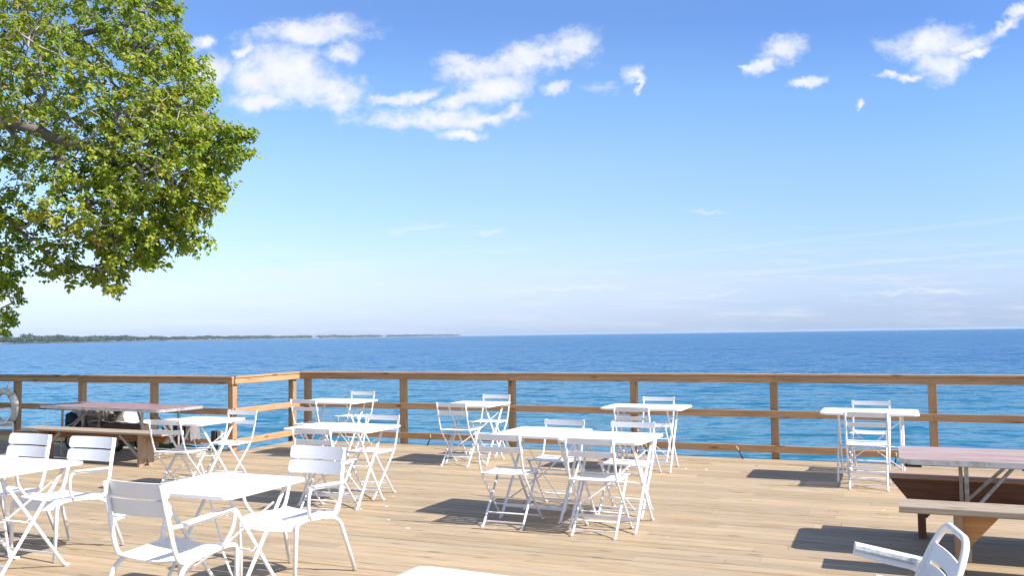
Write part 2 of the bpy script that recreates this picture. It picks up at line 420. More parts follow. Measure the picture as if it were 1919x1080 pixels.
# ------------------------------------------------------------------ mesh helper
class MB:
    def __init__(s):
        s.v, s.f, s.g, s.r = [], [], [], []
        s.smooth = []

    def _add(s, verts, faces, gc=None, rn=None, smooth=False):
        o = len(s.v)
        s.v.extend(verts)
        off = (rng.uniform(0, 40), rng.uniform(0, 40), rng.uniform(0, 40))
        if gc is None:
            gc = [tuple(v) for v in verts]
        s.g.extend([(g[0] + off[0], g[1] + off[1], g[2] + off[2]) for g in gc])
        rn = rng.random() if rn is None else rn
        s.r.extend([rn] * len(verts))
        for fc in faces:
            s.f.append([i + o for i in fc])
            s.smooth.append(smooth)

    def bar(s, p0, p1, w, h, up=(0, 0, 1), ch=0.0, rn=None):
        """rectangular bar; w across, h along 'up'; ch = small chamfer"""
        p0, p1 = Vector(p0), Vector(p1)
        a = (p1 - p0)
        L = a.length
        a.normalize()
        up = Vector(up)
        side = a.cross(up).normalized()
        up = side.cross(a).normalized()
        if ch <= 0:
            prof = [(-w / 2, -h / 2), (w / 2, -h / 2), (w / 2, h / 2), (-w / 2, h / 2)]
        else:
            c = ch
            prof = [(-w / 2 + c, -h / 2), (w / 2 - c, -h / 2), (w / 2, -h / 2 + c), (w / 2, h / 2 - c), (w / 2 - c, h / 2), (-w / 2 + c, h / 2), (-w / 2, h / 2 - c), (-w / 2, -h / 2 + c)]
        k = len(prof)
        vs, gc = [], []
        for q, l in ((p0, 0), (p1, L)):
            for x, y in prof:
                vs.append(tuple(q + side * x + up * y))
                gc.append((l, x, y))
        fs = [[i, (i + 1) % k, k + (i + 1) % k, k + i] for i in range(k)]
        fs += [list(range(k))[::-1], list(range(k, 2 * k))]
        s._add(vs, fs, gc, rn)

    def box(s, lo, hi, ch=0.0, rn=None):
        cx, cz = (lo[1] + hi[1]) / 2, (lo[2] + hi[2]) / 2
        if (hi[0] - lo[0]) >= (hi[1] - lo[1]):
            s.bar((lo[0], cx, cz), (hi[0], cx, cz), hi[1] - lo[1], hi[2] - lo[2], ch=ch, rn=rn)
        else:
            xx = (lo[0] + hi[0]) / 2
            s.bar((xx, lo[1], cz), (xx, hi[1], cz), hi[0] - lo[0], hi[2] - lo[2], ch=ch, rn=rn)

    def tube(s, pts, r, n=8, closed=False, flat=1.0, up=None):
        pts = [Vector(q) for q in pts]
        rs = r if isinstance(r, (list, tuple)) else [r] * len(pts)
        N = len(pts)
        vs, gc = [], []
        prev = None
        L = 0
        for i, q in enumerate(pts):
            if closed:
                tg = (pts[(i + 1) % N] - pts[i - 1])
            else:
                tg = pts[min(i + 1, N - 1)] - pts[max(i - 1, 0)]
            tg.normalize()
            if up is not None:
                sd = tg.cross(Vector(up)).normalized()
            elif prev is None:
                ax = Vector((0, 0, 1)) if abs(tg.z) < 0.9 else Vector((1, 0, 0))
                sd = tg.cross(ax).normalized()
            else:
                sd = (prev - tg * prev.dot(tg)).normalized()
            prev = sd
            u2 = sd.cross(tg).normalized()
            if i:
                L += (q - pts[i - 1]).length
            for k in range(n):
                an = 2 * math.pi * (k + 0.5) / n
                vs.append(tuple(q + sd * math.cos(an) * rs[i] + u2 * math.sin(an) * rs[i] * flat))
                gc.append((L, math.cos(an) * rs[i], math.sin(an) * rs[i]))
        fs = []
        M_ = N if closed else N - 1
        for i in range(M_):
            a, b2 = i * n, ((i + 1) % N) * n
            for k in range(n):
                fs.append([a + k, a + (k + 1) % n, b2 + (k + 1) % n, b2 + k])
        s._add(vs, fs, gc, smooth=True)
        if not closed:
            o = len(s.v) - len(vs)
            s.f.append([o + k for k in range(n)][::-1])
            s.f.append([o + (N - 1) * n + k for k in range(n)])
            s.smooth += [False, False]

    def prism(s, outline, z0, z1, xf=None, bev=0.0, rn=None):
        """outline in XY (ccw), extruded from z0 to z1; xf maps (x,y,z)->Vector; bev rounds the rims"""
        k = len(outline)
        cx = sum(q[0] for q in outline) / k
        cy = sum(q[1] for q in outline) / k
        rings = []
        if bev > 0:
            def ins(d):
                res = []
                for q in outline:
                    v = Vector((q[0] - cx, q[1] - cy))
                    l = v.length
                    res.append((cx + v.x * (l - d) / l, cy + v.y * (l - d) / l))
                return res
            rings = [(ins(bev), z0), (outline, z0 + bev), (outline, z1 - bev), (ins(bev * 0.3), z1 - bev * 0.3), (ins(bev), z1)]
        else:
            rings = [(outline, z0), (outline, z1)]
        vs, gc = [], []
        for ol, z in rings:
            for q in ol:
                pnt = (q[0], q[1], z)
                gc.append(pnt)
                vs.append(tuple(xf(*pnt)) if xf else pnt)
        fs = []
        for j in range(len(rings) - 1):
            for i in range(k):
                fs.append([j * k + i, j * k + (i + 1) % k, (j + 1) * k + (i + 1) % k, (j + 1) * k + i])
        fs.append(list(range(k))[::-1])
        fs.append([(len(rings) - 1) * k + i for i in range(k)])
        s._add(vs, fs, gc, rn)

    def sheet(s, grid, th=0.0, smooth=True):
        """grid[i][j] of points; doubled with thickness th along -normal"""
        ni, nj = len(grid), len(grid[0])
        P = [[Vector(q) for q in row] for row in grid]
        Nn = [[None] * nj for _ in range(ni)]
        for i in range(ni):
            for j in range(nj):
                a = P[min(i + 1, ni - 1)][j] - P[max(i - 1, 0)][j]
                b_ = P[i][min(j + 1, nj - 1)] - P[i][max(j - 1, 0)]
                Nn[i][j] = a.cross(b_).normalized()
        top = [tuple(P[i][j] + Nn[i][j] * th / 2) for i in range(ni) for j in range(nj)]
        bot = [tuple(P[i][j] - Nn[i][j] * th / 2) for i in range(ni) for j in range(nj)]
        o = ni * nj
        fs = []
        for i in range(ni - 1):
            for j in range(nj - 1):
                a = i * nj + j
                fs.append([a, a + nj, a + nj + 1, a + 1])
                fs.append([o + a, o + a + 1, o + a + nj + 1, o + a + nj])
        s._add(top + bot, fs, smooth=smooth)
        if th <= 0:
            return
        s._add(top + bot, [], smooth=False)
        base = len(s.v) - 2 * o
        rim = [j for j in range(nj)] + [i * nj + nj - 1 for i in range(1, ni)] + [(ni - 1) * nj + j for j in range(nj - 2, -1, -1)] + [i * nj for i in range(ni - 2, 0, -1)]
        for q in range(len(rim)):
            a, b_ = rim[q], rim[(q + 1) % len(rim)]
            s.f.append([base + a, base + b_, base + o + b_, base + o + a])
            s.smooth.append(False)

    def build(s, name, mat, parent=None):
        me = bpy.data.meshes.new(name)
        me.from_pydata([tuple(v) for v in s.v], [], s.f)
        me.polygons.foreach_set('use_smooth', s.smooth)
        a = me.attributes.new('gc', 'FLOAT_VECTOR', 'POINT')
        a.data.foreach_set('vector', np.array(s.g, dtype=np.float32).ravel())
        a = me.attributes.new('rn', 'FLOAT', 'POINT')
        a.data.foreach_set('value', np.array(s.r, dtype=np.float32))
        me.materials.append(mat)
        me.update()
        o = bpy.data.objects.new(name, me)
        C.objects.link(o)
        if parent:
            o.parent = parent
        return o


def rounded(pts, rad, n=5):
    """round the inner corners of a 3D polyline"""
    pts = [Vector(q) for q in pts]
    rads = rad if isinstance(rad, (list, tuple)) else [rad] * len(pts)
    out_ = [pts[0]]
    for i in range(1, len(pts) - 1):
        a, b_, c = pts[i - 1], pts[i], pts[i + 1]
        r_ = min(rads[i], (a - b_).length * 0.48, (c - b_).length * 0.48)
        p0 = b_ + (a - b_).normalized() * r_
        p2 = b_ + (c - b_).normalized() * r_
        for k in range(n + 1):
            t_ = k / n
            out_.append(p0 * (1 - t_) ** 2 + b_ * 2 * t_ * (1 - t_) + p2 * t_ ** 2)
    out_.append(pts[-1])
    return out_


def rrect(w_, h_, r_, n=5, cx=0, cy=0):
    res = []
    for sx, sy, a0 in ((1, 1, 0), (-1, 1, 90), (-1, -1, 180), (1, -1, 270)):
        for k in range(n + 1):
            a = R(a0 + 90 * k / n)
            res.append((cx + sx * (w_ / 2 - r_) + r_ * math.cos(a), cy + sy * (h_ / 2 - r_) + r_ * math.sin(a)))
    return res


def tag(o, label=None, cat=None, group=None, kind=None):
    if label:
        o['label'] = label
    if cat:
        o['category'] = cat
    if group:
        o['group'] = group
    if kind:
        o['kind'] = kind
    return o


def empty(name, loc=(0, 0, 0), rz=0.0):
    o = bpy.data.objects.new(name, None)
    o.empty_display_size = 0.2
    o.location = loc
    o.rotation_euler = (0, 0, rz)
    C.objects.link(o)
    return o


def copy_tree(o, parent=None):
    c = o.copy()
    C.objects.link(c)
    c.parent = parent
    for ch in [x for x in bpy.data.objects if x.parent == o]:
        copy_tree(ch, c)
    return c


# ------------------------------------------------------------------ setting: water, far shore, land
WZ = -1.9
mb = MB()
ringr = [0, 8, 16, 30, 60, 120, 250, 500, 1000, 2000, 4000, 8000, 16000, 32000]
NS = 96
vs = [(0, 0, 0)]
fs = []
for i, r_ in enumerate(ringr[1:]):
    for k in range(NS):
        a = 2 * math.pi * k / NS
        vs.append((r_ * math.cos(a), r_ * math.sin(a), 0))
for k in range(NS):
    fs.append([0, 1 + k, 1 + (k + 1) % NS])
for i in range(len(ringr) - 2):
    for k in range(NS):
        a, b_ = 1 + i * NS, 1 + (i + 1) * NS
        fs.append([a + k, b_ + k, b_ + (k + 1) % NS, a + (k + 1) % NS])
mb._add(vs, fs, [(0, 0, 0)] * len(vs), 0)
wt = mb.build('water', M['water'])
wt.location.z = WZ
tag(wt, 'blue green lake water with small waves beyond the deck', 'lake', kind='structure')

# far shore: sandy strip and one continuous wood on it
shore_px = [(-420, 1100), (-200, 1300), (0, 1650), (120, 2000), (234, 2400), (430, 3400), (628, 5000), (760, 6500), (860, 8200)]


def shore(t_):
    x = t_ * (len(shore_px) - 1)
    i = min(int(x), len(shore_px) - 2)
    fr = x - i
    a = shore_px[i][0] * (1 - fr) + shore_px[i + 1][0] * fr
    dd = shore_px[i][1] * (1 - fr) + shore_px[i + 1][1] * fr
    return (a - 960) / 1650 * dd, dd


mb = MB()
g = []
for i in range(61):
    x, y = shore(i / 60)
    wob = 20 * math.sin(i * 1.3)
    g.append([fromview(x, y + wob, WZ - 0.3), fromview(x - 8, y + wob + 25, WZ + 1.0), fromview(x - 60, y * 1.04 + 60, WZ + 2.2),
              fromview(x * 1.15 - 300, y * 1.15 + 500, WZ + 3)])
mb.sheet(g, 0.0)
tag(mb.build('far_shore', M['sand']), 'thin sandy far shore under the distant trees', 'shore', kind='structure')

# the wood: thousands of leaf tufts gathered into crowns of different height
nt = 620
vv, ff, rn_ = [], [], []
for i in range(nt):
    t_ = (nr.rand() ** 0.8)
    x, y = shore(t_)
    back = nr.rand() * 90 + 22
    x -= nr.rand() * 25
    hgt = nr.uniform(8, 12) * (1 + 0.30 * math.sin(i * 12.7)) * (0.8 + 0.7 * t_)
    if t_ < 0.5 and nr.rand() < 0.1:
        hgt *= 1.45
    wid = hgt * nr.uniform(0.45, 0.8) * (1 + t_ * 1.5)
    cpt = fromview(x, y + back, WZ + 1)
    nl = int(60 + 90 * (1 - t_))
    tone = nr.rand()
    for k in range(nl):
        th, ph = nr.uniform(0, 2 * math.pi), math.acos(nr.uniform(-0.6, 1))
        rad = nr.uniform(0.55, 1.0)
        q = Vector((wid * rad * math.sin(ph) * math.cos(th), wid * rad * math.sin(ph) * math.sin(th), hgt * 0.55 + hgt * 0.45 * rad * math.cos(ph)))
        if q.z < 0.3:
            q.z = nr.uniform(0.3, 2.5)
        sz = nr.uniform(0.7, 1.5) * (1 + 1.2 * t_)
        a1 = Vector(nr.normal(size=3)).normalized() * sz
        a2 = a1.cross(Vector(nr.normal(size=3))).normalized() * sz
        o = len(vv)
        c0 = cpt + q
        vv += [tuple(c0 - a1), tuple(c0 + a2), tuple(c0 + a1), tuple(c0 - a2)]
        ff.append([o, o + 1, o + 2, o + 3])
        rn_ += [min(1, max(0, tone * 0.7 + nr.rand() * 0.3))] * 4
mb = MB()
mb.v, mb.f, mb.g, mb.r, mb.smooth = vv, ff, vv, rn_, [False] * len(ff)
tag(mb.build('far_wood', M['farleaf']), 'low dark green wood lining the far shore on the left', 'wood', kind='stuff')

# land under the tree, beyond the left end of the deck
mb = MB()
g = []
for i in range(25):
    row = []
    for j in range(25):
        x = -45 + i * (45 - 14.75) / 24
        y = -25 + j * 2.0
        z = -0.35 - max(0, (y - 13)) * 0.19 + 0.12 * math.sin(x * 1.3 + y) * math.cos(y * 0.8)
        row.append((x, y, z))
    g.append(row)
mb.sheet(g, 0.0)
tag(mb.build('shore_ground', M['soil']), 'grassy bank the maple stands on', 'ground', kind='structure')

# air between the viewer and the far shore
mt = bpy.data.materials.new('haze_air')
mt.use_nodes = True
t = NT(mt.node_tree)
t.n.remove(t.n['Principled BSDF'])
pv = t.add('ShaderNodeVolumePrincipled', i_Density=0.00008)
pv.inputs['Color'].default_value = (0.58, 0.74, 0.95, 1.0)
t.l.new(pv.outputs[0], t.n['Material Output'].inputs['Volume'])
mb = MB()
Hx = 33000
mb._add([(x, y, z) for z in (-9.0, 24.0) for x, y in ((-Hx, -Hx), (Hx, -Hx), (Hx, Hx), (-Hx, Hx))],
        [[3, 2, 1, 0], [4, 5, 6, 7], [0, 1, 5, 4], [1, 2, 6, 5], [2, 3, 7, 6], [3, 0, 4, 7]])
tag(mb.build('haze', mt), 'thin pale blue haze over the lake', 'haze', kind='stuff')

# ------------------------------------------------------------------ deck
X0, X1, YF, YL, XC = -14.6, 7.5, 11.56, 10.04, -8.63
BW, GAP = 0.14, 0.005
mb = MB()
y = YF
while y > -3.5:
    y1 = y - BW
    xs = X0 if y <= YL + 0.01 else XC
    if y > YL + 0.01 and y1 < YL - 0.01:
        xs = XC
    x = xs
    first = True
    rowgap = rng.choice([0.004, 0.005, 0.006, 0.008, 0.013])
    while x < X1:
        L = rng.uniform(0.8, 4.8) if first else rng.choice([2.44, 3.05, 3.66, 4.27, 4.88])
        first = False
        xe = min(X1, x + L)
        if X1 - xe < 0.4:
            xe = X1
        dzz = rng.uniform(-0.0012, 0.0012)
        mb.bar((x + 0.0015, (y + y1) / 2, -0.019 + dzz), (xe - 0.0015, (y + y1) / 2, -0.019 + dzz), BW - rowgap - rng.choice([0, 0.001, 0.003]), 0.038, ch=0.004)
        x = xe
    y = y1
deck = mb.build('deck', M['deck'])
tag(deck, 'sunlit pale brown timber deck boards over the lake', 'deck', kind='structure')
mb = MB()
for k in range(38):
    xx = X0 + 0.2 + k * 0.6
    if not -9.5 < xx < 4.5:
        continue
    for q in range(72):
        yc = YF - (q + 0.5) * BW
        if yc < 1.8:
            break
        for sy in (-0.036, 0.036):
            cx_, cy_ = xx + rng.uniform(-0.008, 0.008), yc + sy + rng.uniform(-0.005, 0.005)
            if cx_ < XC and cy_ > YL - 0.05:
                continue
            mb._add([(cx_ + 0.0045 * math.cos(a * math.pi / 3), cy_ + 0.0045 * math.sin(a * math.pi / 3), 0.0016) for a in range(6)], [[0, 1, 2, 3, 4, 5]])
tag(mb.build('deck_screws', M['steel']), 'screw heads holding down the deck boards', 'screws', kind='structure')
mb = MB()
for k in range(110):
    x_, y_ = rng.uniform(-9, 2.5), rng.uniform(2.5, 11.2)
    if x_ < XC and y_ > YL - 0.1:
        continue
    s_ = rng.choice([0.006, 0.008, 0.012, 0.018])
    a0 = rng.uniform(0, 6)
    mb._add([(x_ + s_ * (1 + 0.4 * math.sin(a * 2 + a0)) * math.cos(a + a0), y_ + s_ * 0.6 * math.sin(a + a0), 0.002 + 0.003 * math.sin(a)) for a in (0, 1.05, 2.1, 3.14, 4.2, 5.2)], [[0, 1, 2, 3, 4, 5]])
tag(mb.build('fallen_bits', M['paper']), 'pale fallen petals and crumbs scattered on the deck boards', 'fallen bits', kind='stuff')
mb = MB()
for k in range(38):
    xx = X0 + 0.2 + k * 0.6
    mb.bar((xx, -3.4, -0.15), (xx, (YF if xx > XC else YL) - 0.06, -0.15), 0.04, 0.2)
mb.bar((XC + 0.04, YF - 0.03, -0.155), (X1, YF - 0.03, -0.155), 0.04, 0.23)
mb.bar((X0, YL - 0.03, -0.155), (XC, YL - 0.03, -0.155), 0.04, 0.23)
mb.bar((XC + 0.02, YL, -0.155), (XC + 0.02, YF, -0.155), 0.04, 0.23)
for xx in (-13, -10, -7, -4, -1, 2, 5):
    for yy in (0, 3.3, 6.6, 9.6):
        mb.tube([(xx, yy, -0.26), (xx, yy, -3.2)], 0.13, 10)
tag(mb.build('deck_frame', M['rail']), 'joists and piles under the timber deck', 'deck frame', kind='structure')


# ------------------------------------------------------------------ railings
def railing(label, p0, p1, posts, inward, outward_ch=False):
    """p0,p1: ends of the rail line on the inner face of the posts; posts: distances along"""
    p0, p1 = Vector((*p0, 0)), Vector((*p1, 0))
    ax = (p1 - p0)
    L = ax.length
    ax.normalize()
    inn = Vector((*inward, 0))
    root = empty('deck_railing', tuple(p0))
    tag(root, label, 'railing', 'timber railings round the deck edge')

    def loc(q):
        return q - p0
    for s_ in posts:
        m_ = MB()
        c = p0 + ax * s_ - inn * 0.0465
        tw = rng.uniform(-0.004, 0.004)
        m_.bar(loc(c) + Vector((0, 0, -0.28)), loc(c) + Vector((tw, tw, 0.966)), 0.09, 0.09, up=inn, ch=0.004)
        m_.build('post', M['rail'], root)
    # boards between posts; joints fall on posts
    cuts = [0.0] + [s_ for i, s_ in enumerate(posts) if 0.3 < s_ < L - 0.3] + [L]
    top = [c for i, c in enumerate(cuts) if i % 2 == 0 or i == len(cuts) - 1]
    for a, b_ in zip(top[:-1], top[1:]):
        m_ = MB()
        m_.bar(loc(p0 + ax * (a + 0.001) - inn * 0.02) + Vector((0, 0, 1.052)), loc(p0 + ax * (b_ - 0.001) - inn * 0.02) + Vector((0, 0, 1.052)), 0.14, 0.03, ch=0.004)
        m_.build('cap_board', M['rail'], root)
        m_ = MB()
        m_.bar(loc(p0 + ax * (a + 0.001) + inn * 0.02) + Vector((0, 0, 0.9955)), loc(p0 + ax * (b_ - 0.001) + inn * 0.02) + Vector((0, 0, 0.9955)), 0.038, 0.079, ch=0.003)
        m_.build('top_rail', M['rail'], root)
    for nm, z in (('middle_rail', 0.565), ('lower_rail', 0.128)):
        cc_ = cuts if nm == 'lower_rail' else [c for i, c in enumerate(cuts) if i % 2 == 1 or i in (0, len(cuts) - 1)]
        for a, b_ in zip(cc_[:-1], cc_[1:]):
            m_ = MB()
            m_.bar(loc(p0 + ax * (a + 0.001) + inn * 0.02) + Vector((0, 0, z)), loc(p0 + ax * (b_ - 0.001) + inn * 0.02) + Vector((0, 0, z)), 0.038, 0.089, ch=0.003)
            m_.build(nm, M['rail'], root)
    return root


FY = 11.53
front_posts = [-8.53, -6.78, -5.01, -3.22, -1.4, 0.41, 2.24, 4.07, 5.9, 7.4]
railing('long front railing along the lake, brown timber with posts and three rails', (-8.62, FY), (7.45, FY), [q + 8.62 for q in front_posts], (0, -1))
railing('short bright sunlit side railing joining the front and left railings', (-8.66, 10.003), (-8.66, 11.49), [0.047, 1.417], (1, 0))
LY = 10.0
left_posts = [-14.55, -13.13, -11.67, -10.18]
railing('shaded left railing behind the life ring and the long reddish table', (-14.6, LY), (-8.64, LY), [q + 14.6 for q in left_posts], (0, -1))


# ------------------------------------------------------------------ folding bistro chair (sitter faces +Y)
def make_bistro_chair():
    root = empty('bistro_chair')
    W2 = 0.195
    for sx in (-1, 1):
        m_ = MB()
        pts = rounded([(sx * W2, -0.262, 0.785), (sx * W2, -0.215, 0.58), (sx * W2, -0.165, 0.44), (sx * W2, 0.225, 0.012), (sx * W2, 0.262, 0.006)], [0, 0.12, 0.1, 0.015, 0], 4)
        m_.tube(pts, 0.0085, 6, flat=1.25, up=(1, 0, 0))
        m_.build('leg', M['white'], root)
        m_ = MB()
        w2 = W2 - 0.018
        pts = rounded([(sx * w2, 0.17, 0.436), (sx * w2, -0.175, 0.012), (sx * w2, -0.212, 0.006)], [0, 0.015, 0], 3)
        m_.tube(pts, 0.0085, 6, flat=1.25, up=(1, 0, 0))
        m_.build('leg', M['white'], root)
    for z, hh in ((0.757, 0.05), (0.655, 0.045)):
        m_ = MB()
        yb = -0.262 + (0.785 - z) * 0.23 + 0.012
        grid = []
        for i in range(9):
            x = -0.21 + 0.42 * i / 8
            bow = 0.010 * (1 - (x / 0.21) ** 2)
            grid.append([(x, yb - bow, z - hh / 2), (x, yb - bow - 0.004, z), (x, yb - bow - 0.006, z + hh / 2)])
        m_.sheet(grid, 0.006)
        m_.build('back_slat', M['white'], root)
    m_ = MB()
    for k in range(6):
        yy = -0.155 + k * 0.066
        zz = 0.447 - 0.010 * math.sin(math.pi * k / 5) + (0.004 if k == 5 else 0)
        grid = []
        for i in range(7):
            x = -0.20 + 0.40 * i / 6
            dip = -0.004 * (1 - (x / 0.2) ** 2)
            grid.append([(x, yy - 0.028, zz + dip), (x, yy, zz + dip + 0.003), (x, yy + 0.028, zz + dip)])
        m_.sheet(grid, 0.006)
    for sx in (-1, 1):
        m_.bar((sx * 0.178, -0.165, 0.436), (sx * 0.178, 0.185, 0.436), 0.006, 0.02)
    m_.build('seat', M['white'], root)
    for (x, y, z, ww, hh) in ((W2, 0.190, 0.05, 0.007, 0.012), (W2, 0.105, 0.145, 0.022, 0.006), (W2 - 0.018, -0.15, 0.045, 0.007, 0.012), (W2 - 0.018, -0.095, 0.11, 0.026, 0.006), (W2 - 0.018, 0.11, 0.36, 0.007, 0.012)):
        m_ = MB()
        m_.bar((-x, y, z), (x, y, z), ww, hh, ch=0.001)
        m_.build('stretcher', M['white'], root)
    return root


# ------------------------------------------------------------------ folding bistro table
def make_bistro_table(w_, d_, rad=0.045):
    root = empty('bistro_table')
    m_ = MB()
    m_.prism(rrect(w_, d_, rad, 6), 0.700, 0.722, bev=0.005)
    m_.build('tabletop', M['top_white'], root)
    lx, ly = w_ / 2 - (0.075 if w_ < 0.8 else 0.16), d_ / 2 - 0.06
    for sx in (-1, 1):
        for side, inset in ((1, 0.0), (-1, 0.025)):
            x = sx * (lx - inset)
            m_ = MB()
            m_.tube(rounded([(x, side * ly * 0.82, 0.699), (x, -side * ly * 0.92, 0.012), (x + sx * 0.0, -side * (ly * 0.92 + 0.035), 0.007)], [0, 0.014, 0], 3), 0.0115, 8)
            m_.build('leg', M['white'], root)
    for side, inset in ((1, 0.0), (-1, 0.025)):
        x = lx - inset
        m_ = MB()
        yy = -side * ly * (0.92 - 1.74 * 0.09 / 0.69)
        m_.bar((-x, yy, 0.10), (x, yy, 0.10), 0.006, 0.028 if side > 0 else 0.014, ch=0.001)
        m_.build('stretcher', M['white'], root)
        m_ = MB()
        m_.bar((-x, side * ly * 0.78, 0.693), (x, side * ly * 0.78, 0.693), 0.02, 0.010)
        m_.build('stretcher', M['white'], root)
    m_ = MB()
    m_.tube([(-lx, 0, 0.352), (lx, 0, 0.352)], 0.006, 6)
    m_.build('stretcher', M['white'], root)
    for sx in (-1, 1):
        m_ = MB()
        m_.bar((sx * (lx - 0.03), ly * 0.55, 0.60), (sx * 0.008, 0.012, 0.36), 0.006, 0.014, up=(0, -1, 0.6))
        m_.build('brace', M['white'], root)
        m_ = MB()
        m_.bar((sx * (lx - 0.03), -ly * 0.52, 0.155), (sx * 0.008, -0.012, 0.345), 0.006, 0.014, up=(0, -1, 0.6))
        m_.build('brace', M['white'], root)
    m_ = MB()
    m_.tube(rounded([(lx, -0.03, 0.40), (lx + 0.004, -0.05, 0.372), (lx + 0.004, -0.085, 0.368), (lx + 0.004, -0.105, 0.388)], 0.015, 4), 0.003, 6)
    m_.build('hook', M['white'], root)
    return root


# ------------------------------------------------------------------ armchair with two back slats (sitter faces +Y)
def make_armchair():
    root = empty('metal_armchair')
    for sx in (-1, 1):
        m_ = MB()
        x = sx * 0.225
        xt = sx * 0.222
        pts = rounded([(sx * 0.215, 0.275, 0.012), (x, 0.265, 0.415), (x, 0.19, 0.428), (x, -0.165, 0.402), (xt, -0.205, 0.50), (sx * 0.209, -0.275, 0.835)],
                      [0, 0.075, 0.05, 0.06, 0.1, 0], 6)
        m_.tube(pts, 0.0135, 10)
        m_.build('side_frame', M['white'], root)
        m_ = MB()
        pts = rounded([(sx * 0.275, -0.30, 0.012), (sx * 0.245, -0.175, 0.36), (x + sx * 0.004, -0.10, 0.402), (x + sx * 0.002, -0.02, 0.406)], [0, 0.09, 0.04, 0], 6)
        m_.tube(pts, 0.0135, 10)
        lg = m_.build('leg', M['white'], root)
        for (px_, py_) in ((sx * 0.275, -0.30), (sx * 0.215, 0.275)):
            m_ = MB()
            m_.tube([(px_, py_, 0.0), (px_, py_, 0.015)], 0.0145, 8)
            m_.build('foot_cap', M['cap'], root)
        m_ = MB()
        pts = rounded([(sx * 0.218, -0.232, 0.606), (sx * 0.268, -0.10, 0.610), (sx * 0.275, 0.195, 0.636), (sx * 0.262, 0.195, 0.52), (sx * 0.232, 0.135, 0.425)], [0, 0.06, 0.05, 0.06, 0], 6)
        m_.tube(pts, 0.0115, 8)
        g_ = []
        for i in range(11):
            t_ = i / 10
            yy = -0.17 + 0.345 * t_
            ww = 0.024 + 0.008 * math.sin(math.pi * min(1, t_ * 1.2 + 0.1))
            xx = 0.262 + 0.013 * t_
            zz = 0.621 + 0.024 * t_
            g_.append([(sx * (xx - ww), yy, zz), (sx * xx, yy, zz + 0.003), (sx * (xx + ww), yy, zz)])
        m_.sheet(g_, 0.008)
        m_.build('armrest', M['white'], root)
    # seat: three broad slats, dished, the front one rolled down
    m_ = MB()

    def seatz(yy):
        return 0.425 + 0.10 * (yy - 0.0) ** 1 * 0.3 - 0.018 * math.cos(yy * 6.0)
    for (ya, yb) in ((-0.19, -0.062), (-0.055, 0.073), (0.080, 0.285)):
        g_ = []
        for i in range(13):
            x = -0.212 + 0.424 * i / 12
            row = []
            nn = 9
            for j in range(nn):
                yy = ya + (yb - ya) * j / (nn - 1)
                zz = 0.428 + 0.03 * yy - 0.016 * (1 - (x / 0.212) ** 2) - 0.006 * math.cos(yy * 8)
                if yy > 0.20:
                    tt = (yy - 0.20) / 0.085
                    ang = tt * R(80)
                    row.append((x, 0.20 + 0.075 * math.sin(ang), zz - 0.078 * (1 - math.cos(ang))))
                else:
                    row.append((x, yy, zz))
            g_.append(row)
        m_.sheet(g_, 0.006)
    m_.build('seat', M['white'], root)
    for zc in (0.798, 0.700):
        m_ = MB()
        ol = rrect(0.505, 0.084, 0.025, 5)
        cy_ = -0.205 - (zc - 0.50) * 0.209 + 0.020

        def xf(x, y, z, zc=zc, cy_=cy_):
            bow = 0.030 * (1 - (x / 0.25) ** 2)
            return (x, cy_ - y * 0.209 - bow + z + 0.010, zc + y)
        # split the outline into columns so that the slat can bow
        g_ = []
        xs_ = [-0.2525, -0.2515, -0.249, -0.245, -0.238, -0.2275, -0.18, -0.12, -0.06]
        for x in xs_ + [0.0] + [-q for q in xs_[::-1]]:
            xw = x * 0.885
            e = max(0.0, abs(x) - 0.2275)
            hh = 0.042 - (0.025 - math.sqrt(max(0.0, 0.025 ** 2 - e ** 2)))
            g_.append([xf(xw, yy, 0) for yy in (-hh * 1.04, -hh * 0.5, 0, hh * 0.5, hh * 1.04)])
        m_.sheet(g_, 0.007)
        m_.build('back_slat', M['white'], root)
    return root


# ------------------------------------------------------------------ long folding table, 2.4 m
def make_long_table(name, top):
    root = empty(name)
    m_ = MB()
    m_.prism(rrect(2.44, 0.76, 0.075, 7), 0.690, 0.7205, xf=None)
    m_.build('tabletop', M[top], root)
    m_ = MB()
    m_.bar((-1.19, -0.366, 0.676), (-1.08, -0.366, 0.676), 0.025, 0.022)
    m_.build('clip', M['black'], root)
    m_ = MB()
    ol = rrect(2.446, 0.766, 0.078, 7)
    pts = [(q[0], q[1], 0.703) for q in ol]
    N = len(pts)
    vs_, fs_ = [], []
    for i, q in enumerate(ol):
        il = rrect(2.435, 0.755, 0.074, 7)[i]
        vs_ += [(q[0], q[1], 0.684), (q[0], q[1], 0.7225), (il[0], il[1], 0.7225), (il[0], il[1], 0.684)]
    for i in range(N):
        a, b_ = i * 4, ((i + 1) % N) * 4
        for k in range(4):
            fs_.append([a + k, b_ + k, b_ + (k + 1) % 4, a + (k + 1) % 4])
    m_._add(vs_, fs_)
    m_.build('edge_trim', M['edge'], root)
    for ex in (-1, 1):
        for sy in (-1, 1):
            m_ = MB()
            m_.bar((ex * 0.80, sy * 0.30, 0.0), (ex * 0.80, sy * 0.30, 0.69), 0.026, 0.026, up=(0, 1, 0), ch=0.003)
            m_.build('leg', M['steel'], root)
            m_ = MB()
            m_.bar((ex * 0.80, sy * 0.245, 0.30), (ex * 0.47, sy * 0.10, 0.68), 0.022, 0.022, up=(0, 1, 0), ch=0.002)
            m_.build('brace', M['steel'], root)
        m_ = MB()
        m_.bar((ex * 0.80, -0.255, 0.30), (ex * 0.80, 0.255, 0.30), 0.02, 0.02)
        m_.bar((ex * 0.80, -0.255, 0.07), (ex * 0.80, 0.255, 0.07), 0.02, 0.02)
        m_.build('stretcher', M['steel'], root)
    return root


